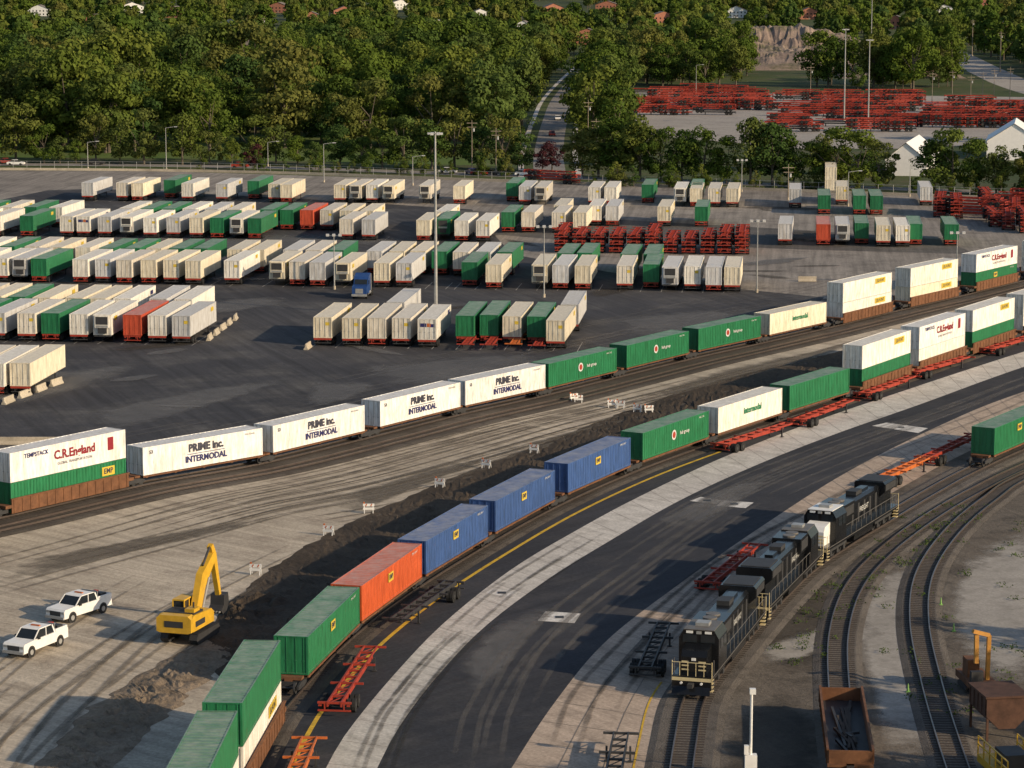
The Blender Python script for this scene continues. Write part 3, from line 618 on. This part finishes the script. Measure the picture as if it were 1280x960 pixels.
# ---- pickup
mb=MB()
mb.prism([(-2.95,.45),(-2.95,1.05),(-2.8,1.2),(-1.3,1.28),(2.95,1.28),(2.95,.5)],'x',-.98,.98,0)
mb.prism([(-1.45,1.27),(-.75,1.9),(.95,1.92),(1.25,1.27)],'x',-.86,.86,2)
mb.prism([(-.8,1.88),(-.6,1.97),(.85,1.98),(1.02,1.88)],'x',-.84,.84,0)
for sx in(-1,1):
    mb.beam((sx*.88,-1.45,1.27),(sx*.84,-.75,1.92),.07,.07,0); mb.beam((sx*.88,.1,1.27),(sx*.85,.1,1.92),.07,.1,0); mb.beam((sx*.88,1.25,1.27),(sx*.84,.98,1.92),.08,.12,0)
    for yy in(-1.95,1.85): mb.cyl((sx*.78,yy,.4),(sx*1.0,yy,.4),.41,14,3); mb.cyl((sx*1.0,yy,.4),(sx*1.01,yy,.4),.22,10,4); mb.cyl((sx*.97,yy,.42),(sx*.985,yy,.42),.5,14,1)
    mb.b2(sx*.75-.18,sx*.75+.18,-2.98,-2.94,.85,1.02,4); mb.b2(sx*.9-.07,sx*.9+.07,2.94,2.98,.8,1.2,5); mb.b2(sx*1.08-.1,sx*1.08+.1,-1.15,-1.0,1.25,1.42,1)
mb.b2(-.55,.55,-2.98,-2.93,.65,1.02,1); mb.b2(-.98,.98,-3.1,-2.94,.42,.62,4); mb.b2(-.98,.98,2.94,3.08,.45,.62,4)
mb.b2(-.84,.84,1.35,2.85,1.281,1.3,1)
for sx in(-1,1): mb.b2(sx*.92-.06,sx*.92+.06,1.27,2.95,1.28,1.5,0)
mb.b2(-.98,.98,2.87,2.95,1.28,1.5,0)
mb.b2(-.75,.0,1.5,2.0,1.3,1.7,4); mb.b2(.1,.7,1.9,2.6,1.3,1.6,1); mb.b2(-.85,.85,1.3,1.36,1.3,1.95,4); mb.b2(-.4,.4,-.1,.1,1.98,2.06,6); mb.b2(-.6,-.2,2.2,2.7,1.3,1.65,5)
ME_pick=mb.mesh('pickup',[M_whp,M_dkst,M_glass,M_tyre,M_metal,M_red,M_org])
for (a,b) in(((70,780),(128,762)),((18,824),(72,803))):
    a=G(*a);b=G(*b); c=(a+b)/2; d=(b-a).normalized(); obj('pickup_truck',ME_pick,(c.x,c.y,.05),head(d))
def carmesh(mat):
    mb=MB(); mb.prism([(-2.2,.35),(-2.25,.7),(-1.9,.85),(-1.1,.95),(1.9,.98),(2.2,.85),(2.2,.35)],'x',-.9,.9,0)
    mb.prism([(-1.15,.94),(-.4,1.42),(1.0,1.44),(1.7,.97)],'x',-.78,.78,1); mb.prism([(-.45,1.4),(-.3,1.47),(.9,1.48),(1.05,1.41)],'x',-.76,.76,0)
    for sx in(-1,1):
        for yy in(-1.4,1.35): mb.cyl((sx*.7,yy,.33),(sx*.92,yy,.33),.33,12,2)
        mb.beam((sx*.8,.2,.95),(sx*.77,.2,1.43),.05,.08,0)
    return mb.mesh('car',[mat,M_glass,M_tyre])
CM=[carmesh(m) for m in(M_whp,M_red,M_dkst,M_blu)]
for x,y,r in((8,205,1.5),(20,207,1.5),(600,219,1.2),(612,219,1.2),(590,218,.4),(655,220,1.5),(690,170,.05),(697,150,.05),(-20,204,1.5),(560,217,1.5),(120,206,1.5),(300,210,1.5)):
    obj('parked_car',random.choice(CM),G(x,y)+Vector((0,0,.06)),r)
def tractor(m):
    mb=MB(); mb.b2(-.5,.5,-3,3.2,.75,1.0,1)
    mb.prism([(-3.3,.7),(-3.3,1.7),(-3.1,1.95),(-1.6,2.15),(-1.3,2.9),(-1.0,3.3),(.6,3.75),(.8,3.7),(.8,.7)],'x',-1.15,1.15,0)
    mb.prism([(-1.66,2.16),(-1.36,2.86),(-1.28,2.9),(-1.55,2.14)],'x',-1.0,1.0,2); mb.b2(-1.17,1.17,-1.2,-.4,2.1,2.75,2); mb.b2(-.6,.6,-3.34,-3.3,.9,1.65,3); mb.b2(-1.2,1.2,-3.5,-3.25,.45,.8,3)
    for sx in(-1,1): mb.cyl((sx*.85,-2.3,.5),(sx*1.15,-2.3,.5),.5,12,4); mb.cyl((sx*1.2,.95,1),(sx*1.2,.95,3.6),.07,8,3); mb.cyl((sx*1.0,-.6,.75),(sx*1.0,.7,.75),.3,10,3)
    for yy in(1.6,2.8):
        for sx in(-1,1): mb.cyl((sx*.7,yy,.5),(sx*1.2,yy,.5),.5,12,4)
    return mb.mesh('tractor',[m,M_dkst,M_glass,M_metal,M_tyre])
obj('semi_tractor',tractor(pmat('blue_truck_paint',(0.02,0.06,0.2),.35)),G(452,374)+Vector((0,3,.04)),RZ)
# ---- poles
def mast(px,yb_,yt,head_='ring'):
    g=G(px,yb_); hgt=(yb_-yt)/(F/(g.y)); mb=MB()
    r=.28 if hgt>18 else .13
    mb.cyl((0,0,0),(0,0,hgt),r,10,0,r*.45); mb.cyl((0,0,0),(0,0,.6),r*1.8,10,2)
    if head_=='ring':
        for k in range(6):
            a=k*math.pi/3; mb.beam((0,0,hgt-.3),(math.cos(a)*.8,math.sin(a)*.8,hgt-.2),.08,.08,0); mb.box(math.cos(a)*.9,math.sin(a)*.9,hgt-.3,.45,.45,.3,1)
        name='high_mast_light'
    elif head_=='cobra': mb.beam((0,0,hgt),(2.2,0,hgt+.3),.1,.1,0); mb.box(2.5,0,hgt+.28,.8,.35,.15,1); name='street_lamp'
    elif head_=='flood':
        mb.box(0,0,hgt-.1,2.4,.12,.12,0)
        for x in(-1,0,1): mb.box(x,-.2,hgt,.5,.4,.4,1)
        name='floodlight_pole'
    else:
        mb.box(0,0,hgt-.8,2.6,.14,.14,0); mb.box(0,0,hgt-1.8,2.2,.12,.12,0); mb.cyl((.45,0,hgt-2.9),(.45,0,hgt-2.1),.22,8,1); name='utility_pole'
    obj(name,mb.mesh(name,[M_wood if name=='utility_pole' else M_metal,M_lamp,M_conc]),g)
mast(545,400,163); mast(1085,160,50); mast(1055,152,37); mast(1088,103,-2)
for q in((208,213,160,'cobra'),(405,228,180,'cobra'),(516,232,196,'cobra'),(927,240,200,'flood'),(680,372,282,'flood'),(418,362,293,'flood'),(946,366,275,'flood'),(1137,246,206,'cobra'),(110,212,178,'cobra'),(870,120,82,'cobra'),(1242,132,86,'u'),(1262,130,84,'u'),(1013,122,82,'u'),(1165,128,90,'u'),(1213,133,94,'u'),(1190,128,88,'u'),(1228,130,90,'u'),(765,140,86,'u'),(772,125,76,'u'),(758,160,98,'u'),(752,180,120,'u'),(780,110,70,'u'),(745,205,148,'u'),(785,98,60,'u'),(792,90,55,'u'),(735,190,125,'u'),(590,214,150,'u'),(620,216,160,'u'),(335,208,178,'cobra'),(728,215,165,'u'),(1060,258,215,'cobra'),(985,250,205,'u'),(1195,360,290,'flood'),(1185,60,20,'u'),(1150,55,18,'u'),(900,70,28,'u'),(450,70,34,'u'),(380,60,26,'u'),(250,72,34,'u'),(330,56,22,'u'),(1215,70,25,'u'),(1250,90,40,'u')): mast(*q)
g=G(938,975); mb=MB(); mb.cyl((0,0,0),(0,0,6.2),.09,8,0); mb.box(0,0,1.0,.8,.6,1.5,0); mb.box(.05,-.2,6.1,.4,.4,.35,0); mb.box(0,0,.1,1.2,1.0,.2,1); mb.box(-.3,-.1,2.1,.3,.3,.6,0)
obj('signal_mast_cabinet',mb.mesh('mast',[M_whp,M_conc]),g)
mb=MB()
for sx in(-.42,.42): mb.beam((sx,-.25,0),(sx,0,.95),.07,.07,0); mb.beam((sx,.25,0),(sx,0,.95),.07,.07,0)
mb.box(0,-.08,.82,1.1,.04,.26,0); mb.box(0,-.16,.48,1.1,.04,.22,0)
for k in range(2): mb.box(-.25+k*.5,-.105,.82,.1,.02,.26,1,Matrix.Rotation(.5,3,'Y'))
mb.box(-.45,0,1.03,.14,.1,.18,1)
ME_bar=mb.mesh('barricade',[M_whp,M_org])
for x,y in((717,502),(723,504),(765,510),(776,511),(797,516),(811,517),(668,567),(608,586),(550,610),(461,642),(411,670),(320,719)): obj('traffic_barricade',ME_bar,G(x,y)+Vector((0,0,.05)),random.uniform(-.5,.5))
mb=MB(); mb.prism([(-.3,0),(-.3,.15),(-.12,.4),(-.08,.85),(.08,.85),(.12,.4),(.3,.15),(.3,0)],'x',-1.5,1.5,0); ME_jb=mb.mesh('jersey',[M_conc])
def barline(a,b,n):
    a=G(*a);b=G(*b);d=(b-a)
    for k in range(n): p=a+d*((k+.5)/n); obj('concrete_barrier',ME_jb,p+Vector((0,0,.04)),math.atan2(d.y,d.x)+random.uniform(-.06,.06))
barline((258,428),(298,397),5); barline((-20,556),(95,556),4); barline((378,440),(392,432),1); barline((0,508),(80,478),4); barline((1000,352),(1018,352),1)
fp=Path(yb[:5]); mb=MB(); d=0
while d<fp.L:
    p=fp.at(d); mb.cyl((p.x,p.y,0),(p.x,p.y,2.3),.05,5,0); d+=3.5
for z in(2.25,1.2,.3):
    d=0
    while d<fp.L-4: a=fp.at(d);b=fp.at(d+7); mb.beam((a.x,a.y,z),(b.x,b.y,z),.05,.05,0); d+=7
d=0
while d<fp.L-4: a=fp.at(d);b=fp.at(d+7); mb.beam((a.x,a.y-.6,.3),(b.x,b.y-.6,.3),.4,.6,1); d+=7
obj('perimeter_fence',mb.mesh('fence',[M_metal,M_conc]))
# ---- machines lower right
mb=MB(); mb.b2(-1.0,1.0,-2.0,2.0,.7,1.2,3); mb.b2(-.8,.1,-.6,.8,1.2,2.5,3); mb.beam((.5,-1.3,1.2),(.5,-1.5,4.6),.28,.32,0); mb.beam((.5,-1.5,4.6),(-.8,-1.8,5.0),.28,.28,0); mb.beam((-.5,-1.7,4.7),(-.5,-1.8,2.6),.3,.35,0); mb.b2(-.9,.0,-2.1,-1.6,1.2,2.0,1); truck(mb,0,0,1)
obj('rail_maintenance_machine',mb.mesh('mm',[pmat('faded_orange_machine',(0.5,0.24,0.05),.6),M_dkst,M_glass,M_rust]),G(1222,868)+Vector((0,1,0)),.1)
mb=MB(); mb.prism([(-1.5,3.1),(-1.5,1.8),(-.6,.9),(.6,.9),(1.5,1.8),(1.5,3.1)],'y',-1.9,1.9,0); mb.b2(-1.6,1.6,-2,2,3.1,3.25,0)
for x in(-1.4,1.4):
    for y in(-1.8,1.8): mb.b2(x-.08,x+.08,y-.08,y+.08,0,3.1,0)
for k in range(5): mb.b2(-1.56,1.56,-1.7+k*.85-.05,-1.7+k*.85+.05,1.9,3.1,0)
obj('rusty_hopper_bin',mb.mesh('hopper',[pmat('brown_rust',(0.09,0.045,0.03),.85,0,.5)]),G(1252,925)+Vector((0,1.5,0)),.15)
mb=MB(); mb.b2(-1.4,1.4,-3,3,.7,1.2,0)
for sx in(-1.35,1.35): mb.b2(sx-.05,sx+.05,-3,3,1.85,1.95,0); mb.b2(sx-.05,sx+.05,-3,3,2.4,2.46,0); [mb.b2(sx-.04,sx+.04,-3+k*1.2-.04,-3+k*1.2+.04,1.2,2.4,0) for k in range(6)]
truck(mb,-1.9);truck(mb,1.9); mb.b2(-.8,.8,-1,1.2,1.2,2.2,1)
obj('yellow_track_machine',mb.mesh('ytm',[M_cat,M_dkst]),G(1268,985)+Vector((0,1,0)),.15)
mb=MB(); mb.box(0,0,.05,.3,.3,.06,0); mb.cyl((0,0,.05),(0,0,.65),.1,8,0,.03); ME_cone=mb.mesh('cone',[pmat('lime_marker',(0.2,0.4,0.1),.5)])
for x,y in((1135,866),(1192,790),(1030,895),(1176,757)): obj('marker_cone',ME_cone,G(x,y)+Vector((0,0,.05)))
# ---- distant things
M_far=gmat('distant_lot_pavement',(0.33,0.3,0.27),(0.38,0.35,0.31),(0.26,0.235,0.21),.02,.1,1,.02)
pxs('storage_lot_pavement',[(775,112),(960,117),(1320,122),(1320,176),(1130,186),(1000,186),(780,166)],.02,M_far)
random.seed(5)
for (x0,x1,y0,y1) in((795,945,118,150),(985,1135,126,166),(1175,1330,134,162),(1120,1180,124,128)):
    y=y0
    while y<y1:
        x=x0+random.uniform(0,5)
        while x<x1:
            if random.random()<.82 and noise.noise(Vector((x*.03,y*.15,0)))>-.12: obj('chassis_stack',random.choice(ME_sf),G(x,y),math.pi/2+RZ+random.uniform(-.2,.2))
            x+=13.5*((y+60)/200)**.6
        y+=6.4
street=Path([G(688,224),G(686,190),G(694,150),G(706,120),G(736,86),G(770,58),G(802,30)],raw=True)
M_st=gmat('street_asphalt',(0.22,0.205,0.19),(0.27,0.25,0.23),(0.16,0.15,0.14),.02,.1,1,.02)
rib_obj('street',street,-4,4,0,street.L,.03,M_st)
rib_obj('sidewalk',street,6.4,7.8,0,street.L,.13,M_strip); rib_obj('sidewalk',street,-7.8,-6.4,0,street.L,.13,M_strip)
ct=Path([(-500,204),(200,207),(600,218),(760,224),(900,229),(1300,242)]); rib_obj('cross_street',ct,-4,4,0,ct.L,.035,M_st)
rt=Path([(1170,56),(1200,72),(1240,92),(1290,112),(1400,140)]); rib_obj('highway_road',rt,-9,9,0,rt.L,.03,M_far)
rc=Path([(120,88),(200,74),(270,62),(360,46)]); rib_obj('rail_cutting_ground',rc,-16,16,0,rc.L,.03,M_ridge)
M_lawn=gmat('lawn_grass',(0.08,0.13,0.03),(0.11,0.155,0.035),(0.13,0.14,0.06),.02,.1,1,.05)
pxs('lawn',[(-100,196),(200,198),(560,206),(640,208),(600,178),(260,164),(0,170)],.015,M_lawn)
def mound(name,px0,px1,py,hgt,dep,mat,seed):
    a=G(px0,py);b=G(px1,py); nx,ny=90,30; vs=[];fs=[]
    for i in range(nx+1):
        for j in range(ny+1):
            u,v=i/nx,j/ny; x=a.x+(b.x-a.x)*u; y=a.y+dep*v
            e=max(0,math.sin(math.pi*u))**.6*max(0,math.sin(math.pi*v))**.9
            h=hgt*e*(.65+.5*noise.noise(Vector((x*.02+seed,y*.02,0))))+e*2.6*noise.noise(Vector((x*.12,y*.12,seed)))+e*1.6*noise.noise(Vector((x*.4,y*.4,seed)))
            vs.append((x,y,max(0,h)-.02))
    for i in range(nx):
        for j in range(ny): k=i*(ny+1)+j; fs.append((k,k+ny+1,k+ny+2,k+1))
    me=bpy.data.meshes.new(name); me.from_pydata(vs,[],fs); me.materials.append(mat); obj(name,me)
    return lambda x,y: 0
M_rock=gmat('rubble_stone',(0.22,0.165,0.135),(0.3,0.235,0.19),(0.07,0.08,0.03),.03,.08,.8,.8)
mound('rubble_hill',820,1160,88,19,200,M_rock,1); mound('rubble_hill',1050,1210,98,8,60,M_rock,4)
def gable(name,px,py,w,dep,hw,hr,wall,roof,rz=0,win=True):
    mb=MB(); mb.b2(-w/2,w/2,-dep/2,dep/2,0,hw,0)
    mb.prism([(-w/2,hw),(w/2,hw),(0,hr)],'y',-dep/2,dep/2,0)
    for s in(-1,1): mb.add([(0,-dep/2-.4,hr+.15),(0,dep/2+.4,hr+.15),(s*(w/2+.4),dep/2+.4,hw-.1),(s*(w/2+.4),-dep/2-.4,hw-.1)],[(0,1,2,3)],1)
    if win:
        n=max(2,int(w/3))
        for k in range(n):
            x=-w/2+(k+.5)*w/n
            for z in([1.6] if hw<4.5 else [1.6,4.4]): mb.b2(x-.5,x+.5,-dep/2-.05,-dep/2+.02,z-.6,z+.7,2)
        mb.b2(-.5,.5,-dep/2-.06,-dep/2,0,2.1,3)
    obj(name,mb.mesh(name,[wall,roof,M_glass,M_wood]),G(px,py),rz)
M_tent=pmat('white_tent_fabric',(0.78,0.77,0.76),.6,0,.1)
gable('white_storage_tent',1140,214,10,30,4,8,M_tent,M_tent,-.25,False); gable('white_storage_tent',1268,196,14,25,5,9.5,M_tent,M_tent,-.2,False)
houses=[(287,42,17,M_whp),(14,52,20,M_brick),(735,56,24,M_brick),(828,30,22,M_brick),(600,26,17,M_whp),(430,22,18,M_brick),(1255,45,18,M_brick),(545,40,16,M_whp),(120,34,17,M_brick),(920,22,18,M_whp),(1010,24,18,M_brick),(690,18,18,M_brick),(50,20,18,M_whp),(350,16,20,M_brick),(500,12,22,M_whp),(760,14,22,M_brick),(1180,20,20,M_whp),(1120,36,18,M_brick),(220,22,18,M_brick),(655,44,16,M_whp),(1230,10,22,M_brick),(390,30,16,M_brick),(165,16,20,M_whp)]
for x,y,w,m in houses: gable('brick_house' if m is M_brick else 'white_house',x,y,w,11,6,9.5,m,M_roof,random.uniform(-.25,.25))
# ---- trees
def leafmat(name,cols):
    m,nt,b=newmat(name); oi=nt.nodes.new('ShaderNodeObjectInfo'); g=nt.nodes.new('ShaderNodeNewGeometry')
    r=nt.nodes.new('ShaderNodeValToRGB'); cr=r.color_ramp; cr.elements[0].color=c4(cols[0]); cr.elements[1].color=c4(cols[-1])
    for i,c in enumerate(cols[1:-1]): e=cr.elements.new((i+1)/(len(cols)-1)); e.color=c4(c)
    nt.links.new(oi.outputs['Random'],r.inputs[0])
    f=mix(nt,.8,r.outputs[0],ramp(nt,noi(nt,g.outputs['Position'],.3,2,.6),.3,.7,(.6,.65,.55,1),(1.4,1.3,1.1,1)),'MULTIPLY')
    d=nt.nodes.new('ShaderNodeBsdfDiffuse'); nt.links.new(f,d.inputs[0])
    t=nt.nodes.new('ShaderNodeBsdfTranslucent'); nt.links.new(f,t.inputs[0]); ms=nt.nodes.new('ShaderNodeMixShader'); ms.inputs[0].default_value=.22
    nt.links.new(d.outputs[0],ms.inputs[1]); nt.links.new(t.outputs[0],ms.inputs[2]); nt.links.new(ms.outputs[0],nt.nodes['Material Output'].inputs['Surface'])
    return m
M_leaf=leafmat('foliage_leaves',[(0.055,0.092,0.022),(0.095,0.14,0.026),(0.05,0.09,0.03),(0.125,0.155,0.034),(0.07,0.115,0.024),(0.135,0.14,0.042),(0.075,0.12,0.036)])
M_purp=leafmat('purple_foliage',[(0.08,0.025,0.03),(0.06,0.025,0.035)])
M_bark=pmat('tree_bark',(0.12,0.1,0.075),.9)
def tree(name,h,wid,seed,nl=20,nq=130,leaf=M_leaf,q=(.38,.8),low=.22):
    rnd=random.Random(seed); mb=MB()
    mb.cyl((0,0,0),(0,0,h*.5),h*.022,7,1,h*.011)
    lobes=[]
    for k in range(nl):
        for _ in range(30):
            a=rnd.uniform(0,6.283); zz=rnd.uniform(low,1); prof=math.sin(math.pi*min(1,max(0,(zz-low+.12)/(1.18-low))))**.6
            rr=wid*.5*prof*math.sqrt(rnd.random())*.85
            c=Vector((math.cos(a)*rr,math.sin(a)*rr,zz*h*.92))
            if all((c-l[0]).length>h*.09 for l in lobes): break
        lobes.append((c,h*rnd.uniform(.07,.15)))
    for k in range(7):
        c=lobes[k*2%nl][0]; mb.cyl((0,0,h*(.2+.04*k)),c,h*.009,5,1,h*.003)
    vs=[];fs=[]
    for c,r in lobes:
        for _ in range(nq):
            d=Vector((rnd.gauss(0,1),rnd.gauss(0,1),rnd.gauss(.25,1))).normalized()
            p=c+Vector((d.x*1.15,d.y*1.15,d.z*.85))*r*rnd.uniform(.65,1.1)
            n=(d+Vector((rnd.gauss(0,.35),rnd.gauss(0,.35),rnd.gauss(.15,.35)))).normalized()
            t=n.orthogonal().normalized(); t=Matrix.Rotation(rnd.uniform(0,6.28),3,n)@t; b=n.cross(t); s=rnd.uniform(*q)*.5*h/15
            o=len(vs); vs+=[p+t*s*1.2,p+b*s*.8,p-t*s*1.2,p-b*s*.8]; fs.append((o,o+1,o+2,o+3))
    mb.add(vs,fs,0); return mb.mesh(name,[leaf,M_bark])
TV=[tree('tree_a',15,12,1),tree('tree_b',17,14,2,24),tree('tree_c',14,10,3,16),tree('tree_d',19,14,4,26),tree('tree_e',13,13,5,18,low=.15),tree('tree_f',18,10,6,20)]
TF=[tree('tree_fa',15,12,11,14,50,q=(.9,1.6)),tree('tree_fb',17,13,12,16,50,q=(.9,1.6)),tree('tree_fc',13,11,13,12,50,q=(.9,1.6)),tree('tree_fd',18,10,14,16,50,q=(.9,1.6))]
TP=tree('tree_p',8,6,9,12,150,M_purp); TS=tree('tree_s',6,3.2,10,9,110,low=.1)
def inpoly(x,y,poly):
    c=False;j=len(poly)-1
    for i in range(len(poly)):
        xi,yi=poly[i];xj,yj=poly[j]
        if (yi>y)!=(yj>y) and x<(xj-xi)*(y-yi)/(yj-yi)+xi: c=not c
        j=i
    return c
EX=[[(785,112),(960,112),(1400,117),(1400,225),(770,218),(775,165)],
    [(900,66),(1000,50),(1120,62),(1160,96),(1080,104),(1000,92),(940,98)],
    [(280,196),(600,204),(560,190),(290,184)],
    [(110,92),(360,40),(390,62),(170,118)],
    [(1150,50),(1200,60),(1300,95),(1400,120),(1400,150),(1200,120)]]
def streetdist(p):
    return min((p-street.at(k*street.L/80)).length for k in range(0,81)) if p.x>-60 and p.x<240 else 99
insts=[[] for _ in TV]; finst=[[] for _ in TF]
rnd=random.Random(3)
def try_tree(x,y,s,clr):
    p=Vector((x,y,0)); q=P(p)
    for e in EX:
        if inpoly(q[0],q[1],e): return
    for hx,hy,w,m in houses:
        if abs(q[0]-hx)<14 and -4<q[1]-hy<25: return
    for tx in(1140,1268):
        if abs(q[0]-tx)<25 and 190<q[1]<240: return
    if y<1900 and streetdist(p)<clr: return
    if y<1250: insts[rnd.randrange(len(TV))].append((x,y,s))
    else: finst[rnd.randrange(len(TF))].append((x,y,s))
for (z0,z1,area,smin,smax,th) in((740,1050,125,.65,1.65,-.35),(1050,1500,200,.65,1.5,-.3),(1500,2200,360,.75,1.35,-.18),(2200,3700,680,.8,1.5,-.1)):
    w=.24*z1; N=int(2*w*(z1-z0)/area)
    for _ in range(N):
        y=rnd.uniform(z0,z1); x=rnd.uniform(-w,w)
        if abs(x)>.24*y: continue
        if noise.noise(Vector((x*.012,y*.005,5)))<th: continue
        try_tree(x,y,smin+(smax-smin)*rnd.random()**1.2,11.5)
for tv,ins in list(zip(TV,insts))+list(zip(TF,finst)):
    vs=[];fs=[]
    for x,y,s in ins:
        a=rnd.uniform(0,6.28); o=len(vs)
        for k in range(4):
            b=a+k*math.pi/2; vs.append((x+math.cos(b)*s*.7071,y+math.sin(b)*s*.7071,0))
        fs.append((o,o+1,o+2,o+3))
    me=bpy.data.meshes.new('forest'); me.from_pydata(vs,[],fs); fo=obj('distant_forest_trees',me)
    ch=obj('foliage_tree',tv,parent=fo); fo.instance_type='FACES'; fo.use_instance_faces_scale=True; fo.instance_faces_scale=1.0; fo.show_instancer_for_render=False; fo.show_instancer_for_viewport=False
def front(x,y,hpx,me=None):
    g=G(x,y); s=F/g.y; hh=hpx/s; me=me or rnd.choice(TV); base=max(v.co.z for v in me.vertices)
    o=obj('deciduous_tree',me,g,rnd.uniform(0,6.28)); k=hh/base; o.scale=(k*rnd.uniform(.95,1.2),)*2+(k,)
for x,y,hh in((20,203,80),(55,204,50),(75,204,34),(95,204,30),(120,203,62),(150,204,50),(180,205,70),(228,206,66),(262,206,44),(290,207,36),(318,205,62),(345,205,50),(372,207,38),(395,212,36),(425,208,54),(452,210,40),(478,211,52),(505,212,70),(540,212,64),(568,210,82),(600,212,54),(628,214,70),(652,214,50),
  (728,220,60),(748,222,70),(772,224,80),(800,226,84),(826,227,70),(852,228,66),(880,229,74),(908,230,62),(938,231,86),(965,232,80),(992,232,62),(1018,233,60),(1045,234,78),(1072,235,74),(1098,236,62),(1168,238,76),(1190,240,82),(1220,241,70),(1245,243,62),(1275,245,60),(1300,246,70),(-20,204,70),(-60,203,80),
  (760,205,56),(790,208,50),(1030,218,52),(1085,220,50),(955,212,52),(860,212,50)):
    front(x,y,hh)
for x,y,hh in((318,213,34),(690,214,38),(678,215,34)): front(x,y,hh,TP)
for k in range(60):
    x=rnd.uniform(730,1290); front(x,232+(x-730)*.025,rnd.uniform(14,32),TS)
for k in range(34):
    x=rnd.uniform(250,640); front(x,214+(x-330)*.02,rnd.uniform(12,28),TS)
# unseen trees added right of the rail yard to throw long shadows into it
for x,y,h in((43,150,19),(50,141,20),(56,158,18),(64,172,19),(47,130,21),(66,196,15)):
    me=rnd.choice(TV); base=max(v.co.z for v in me.vertices); o=obj('deciduous_tree',me,(x,y,0),rnd.uniform(0,6)); k=h/base; o.scale=(k,k,k)
mb=MB(); vs=[];fs=[]
for _ in range(170):
    if rnd.random()<.6: c=T3.off(rnd.uniform(T3.findx(900),T3.findx(1150)),rnd.uniform(2.8,8))
    else: c=G(rnd.uniform(1100,1280),rnd.uniform(640,900))
    if rnd.random()<.3: continue
    for _ in range(22):
        p=c+Vector((rnd.gauss(0,.3),rnd.gauss(0,.4),rnd.uniform(.05,.35))); t=Vector((rnd.gauss(0,1),rnd.gauss(0,1),rnd.gauss(0,.6))).normalized()*.1; u=Vector((rnd.gauss(0,.3),rnd.gauss(0,.3),1)).normalized()*.12
        o=len(vs); vs+=[p-t,p+t,p+u]; fs.append((o,o+1,o+2))
mb.add(vs,fs,0); obj('weeds',mb.mesh('weeds',[M_leaf]))
# ---- light
EL=math.radians(21); sd=Vector((.86,-.51,0)).normalized()
sun=bpy.data.lights.new('sun','SUN'); sun.energy=5.0; sun.angle=math.radians(.5); sun.color=(1,.8,.55)
so=bpy.data.objects.new('sun',sun); scn.collection.objects.link(so)
dirv=-(sd*math.cos(EL)+Vector((0,0,math.sin(EL)))); so.rotation_euler=dirv.to_track_quat('-Z','Y').to_euler()
w=bpy.data.worlds.new('World'); scn.world=w; w.use_nodes=True; nt=w.node_tree; sk=nt.nodes.new('ShaderNodeTexSky'); sk.sky_type='NISHITA'; sk.sun_disc=False
sk.sun_elevation=EL; sk.sun_rotation=math.atan2(sd.x,sd.y); nt.links.new(sk.outputs[0],nt.nodes['Background'].inputs[0]); nt.nodes['Background'].inputs[1].default_value=.13
cam=bpy.data.cameras.new('camera'); co=bpy.data.objects.new('camera',cam); scn.collection.objects.link(co); scn.camera=co
cam.sensor_width=36; cam.lens=F/1280*36; cam.clip_end=20000; cam.clip_start=1; co.location=(0,0,H); co.rotation_euler=(math.pi/2-TH,0,0)
scn.view_settings.view_transform='Standard'; scn.view_settings.look='None'; scn.view_settings.exposure=0
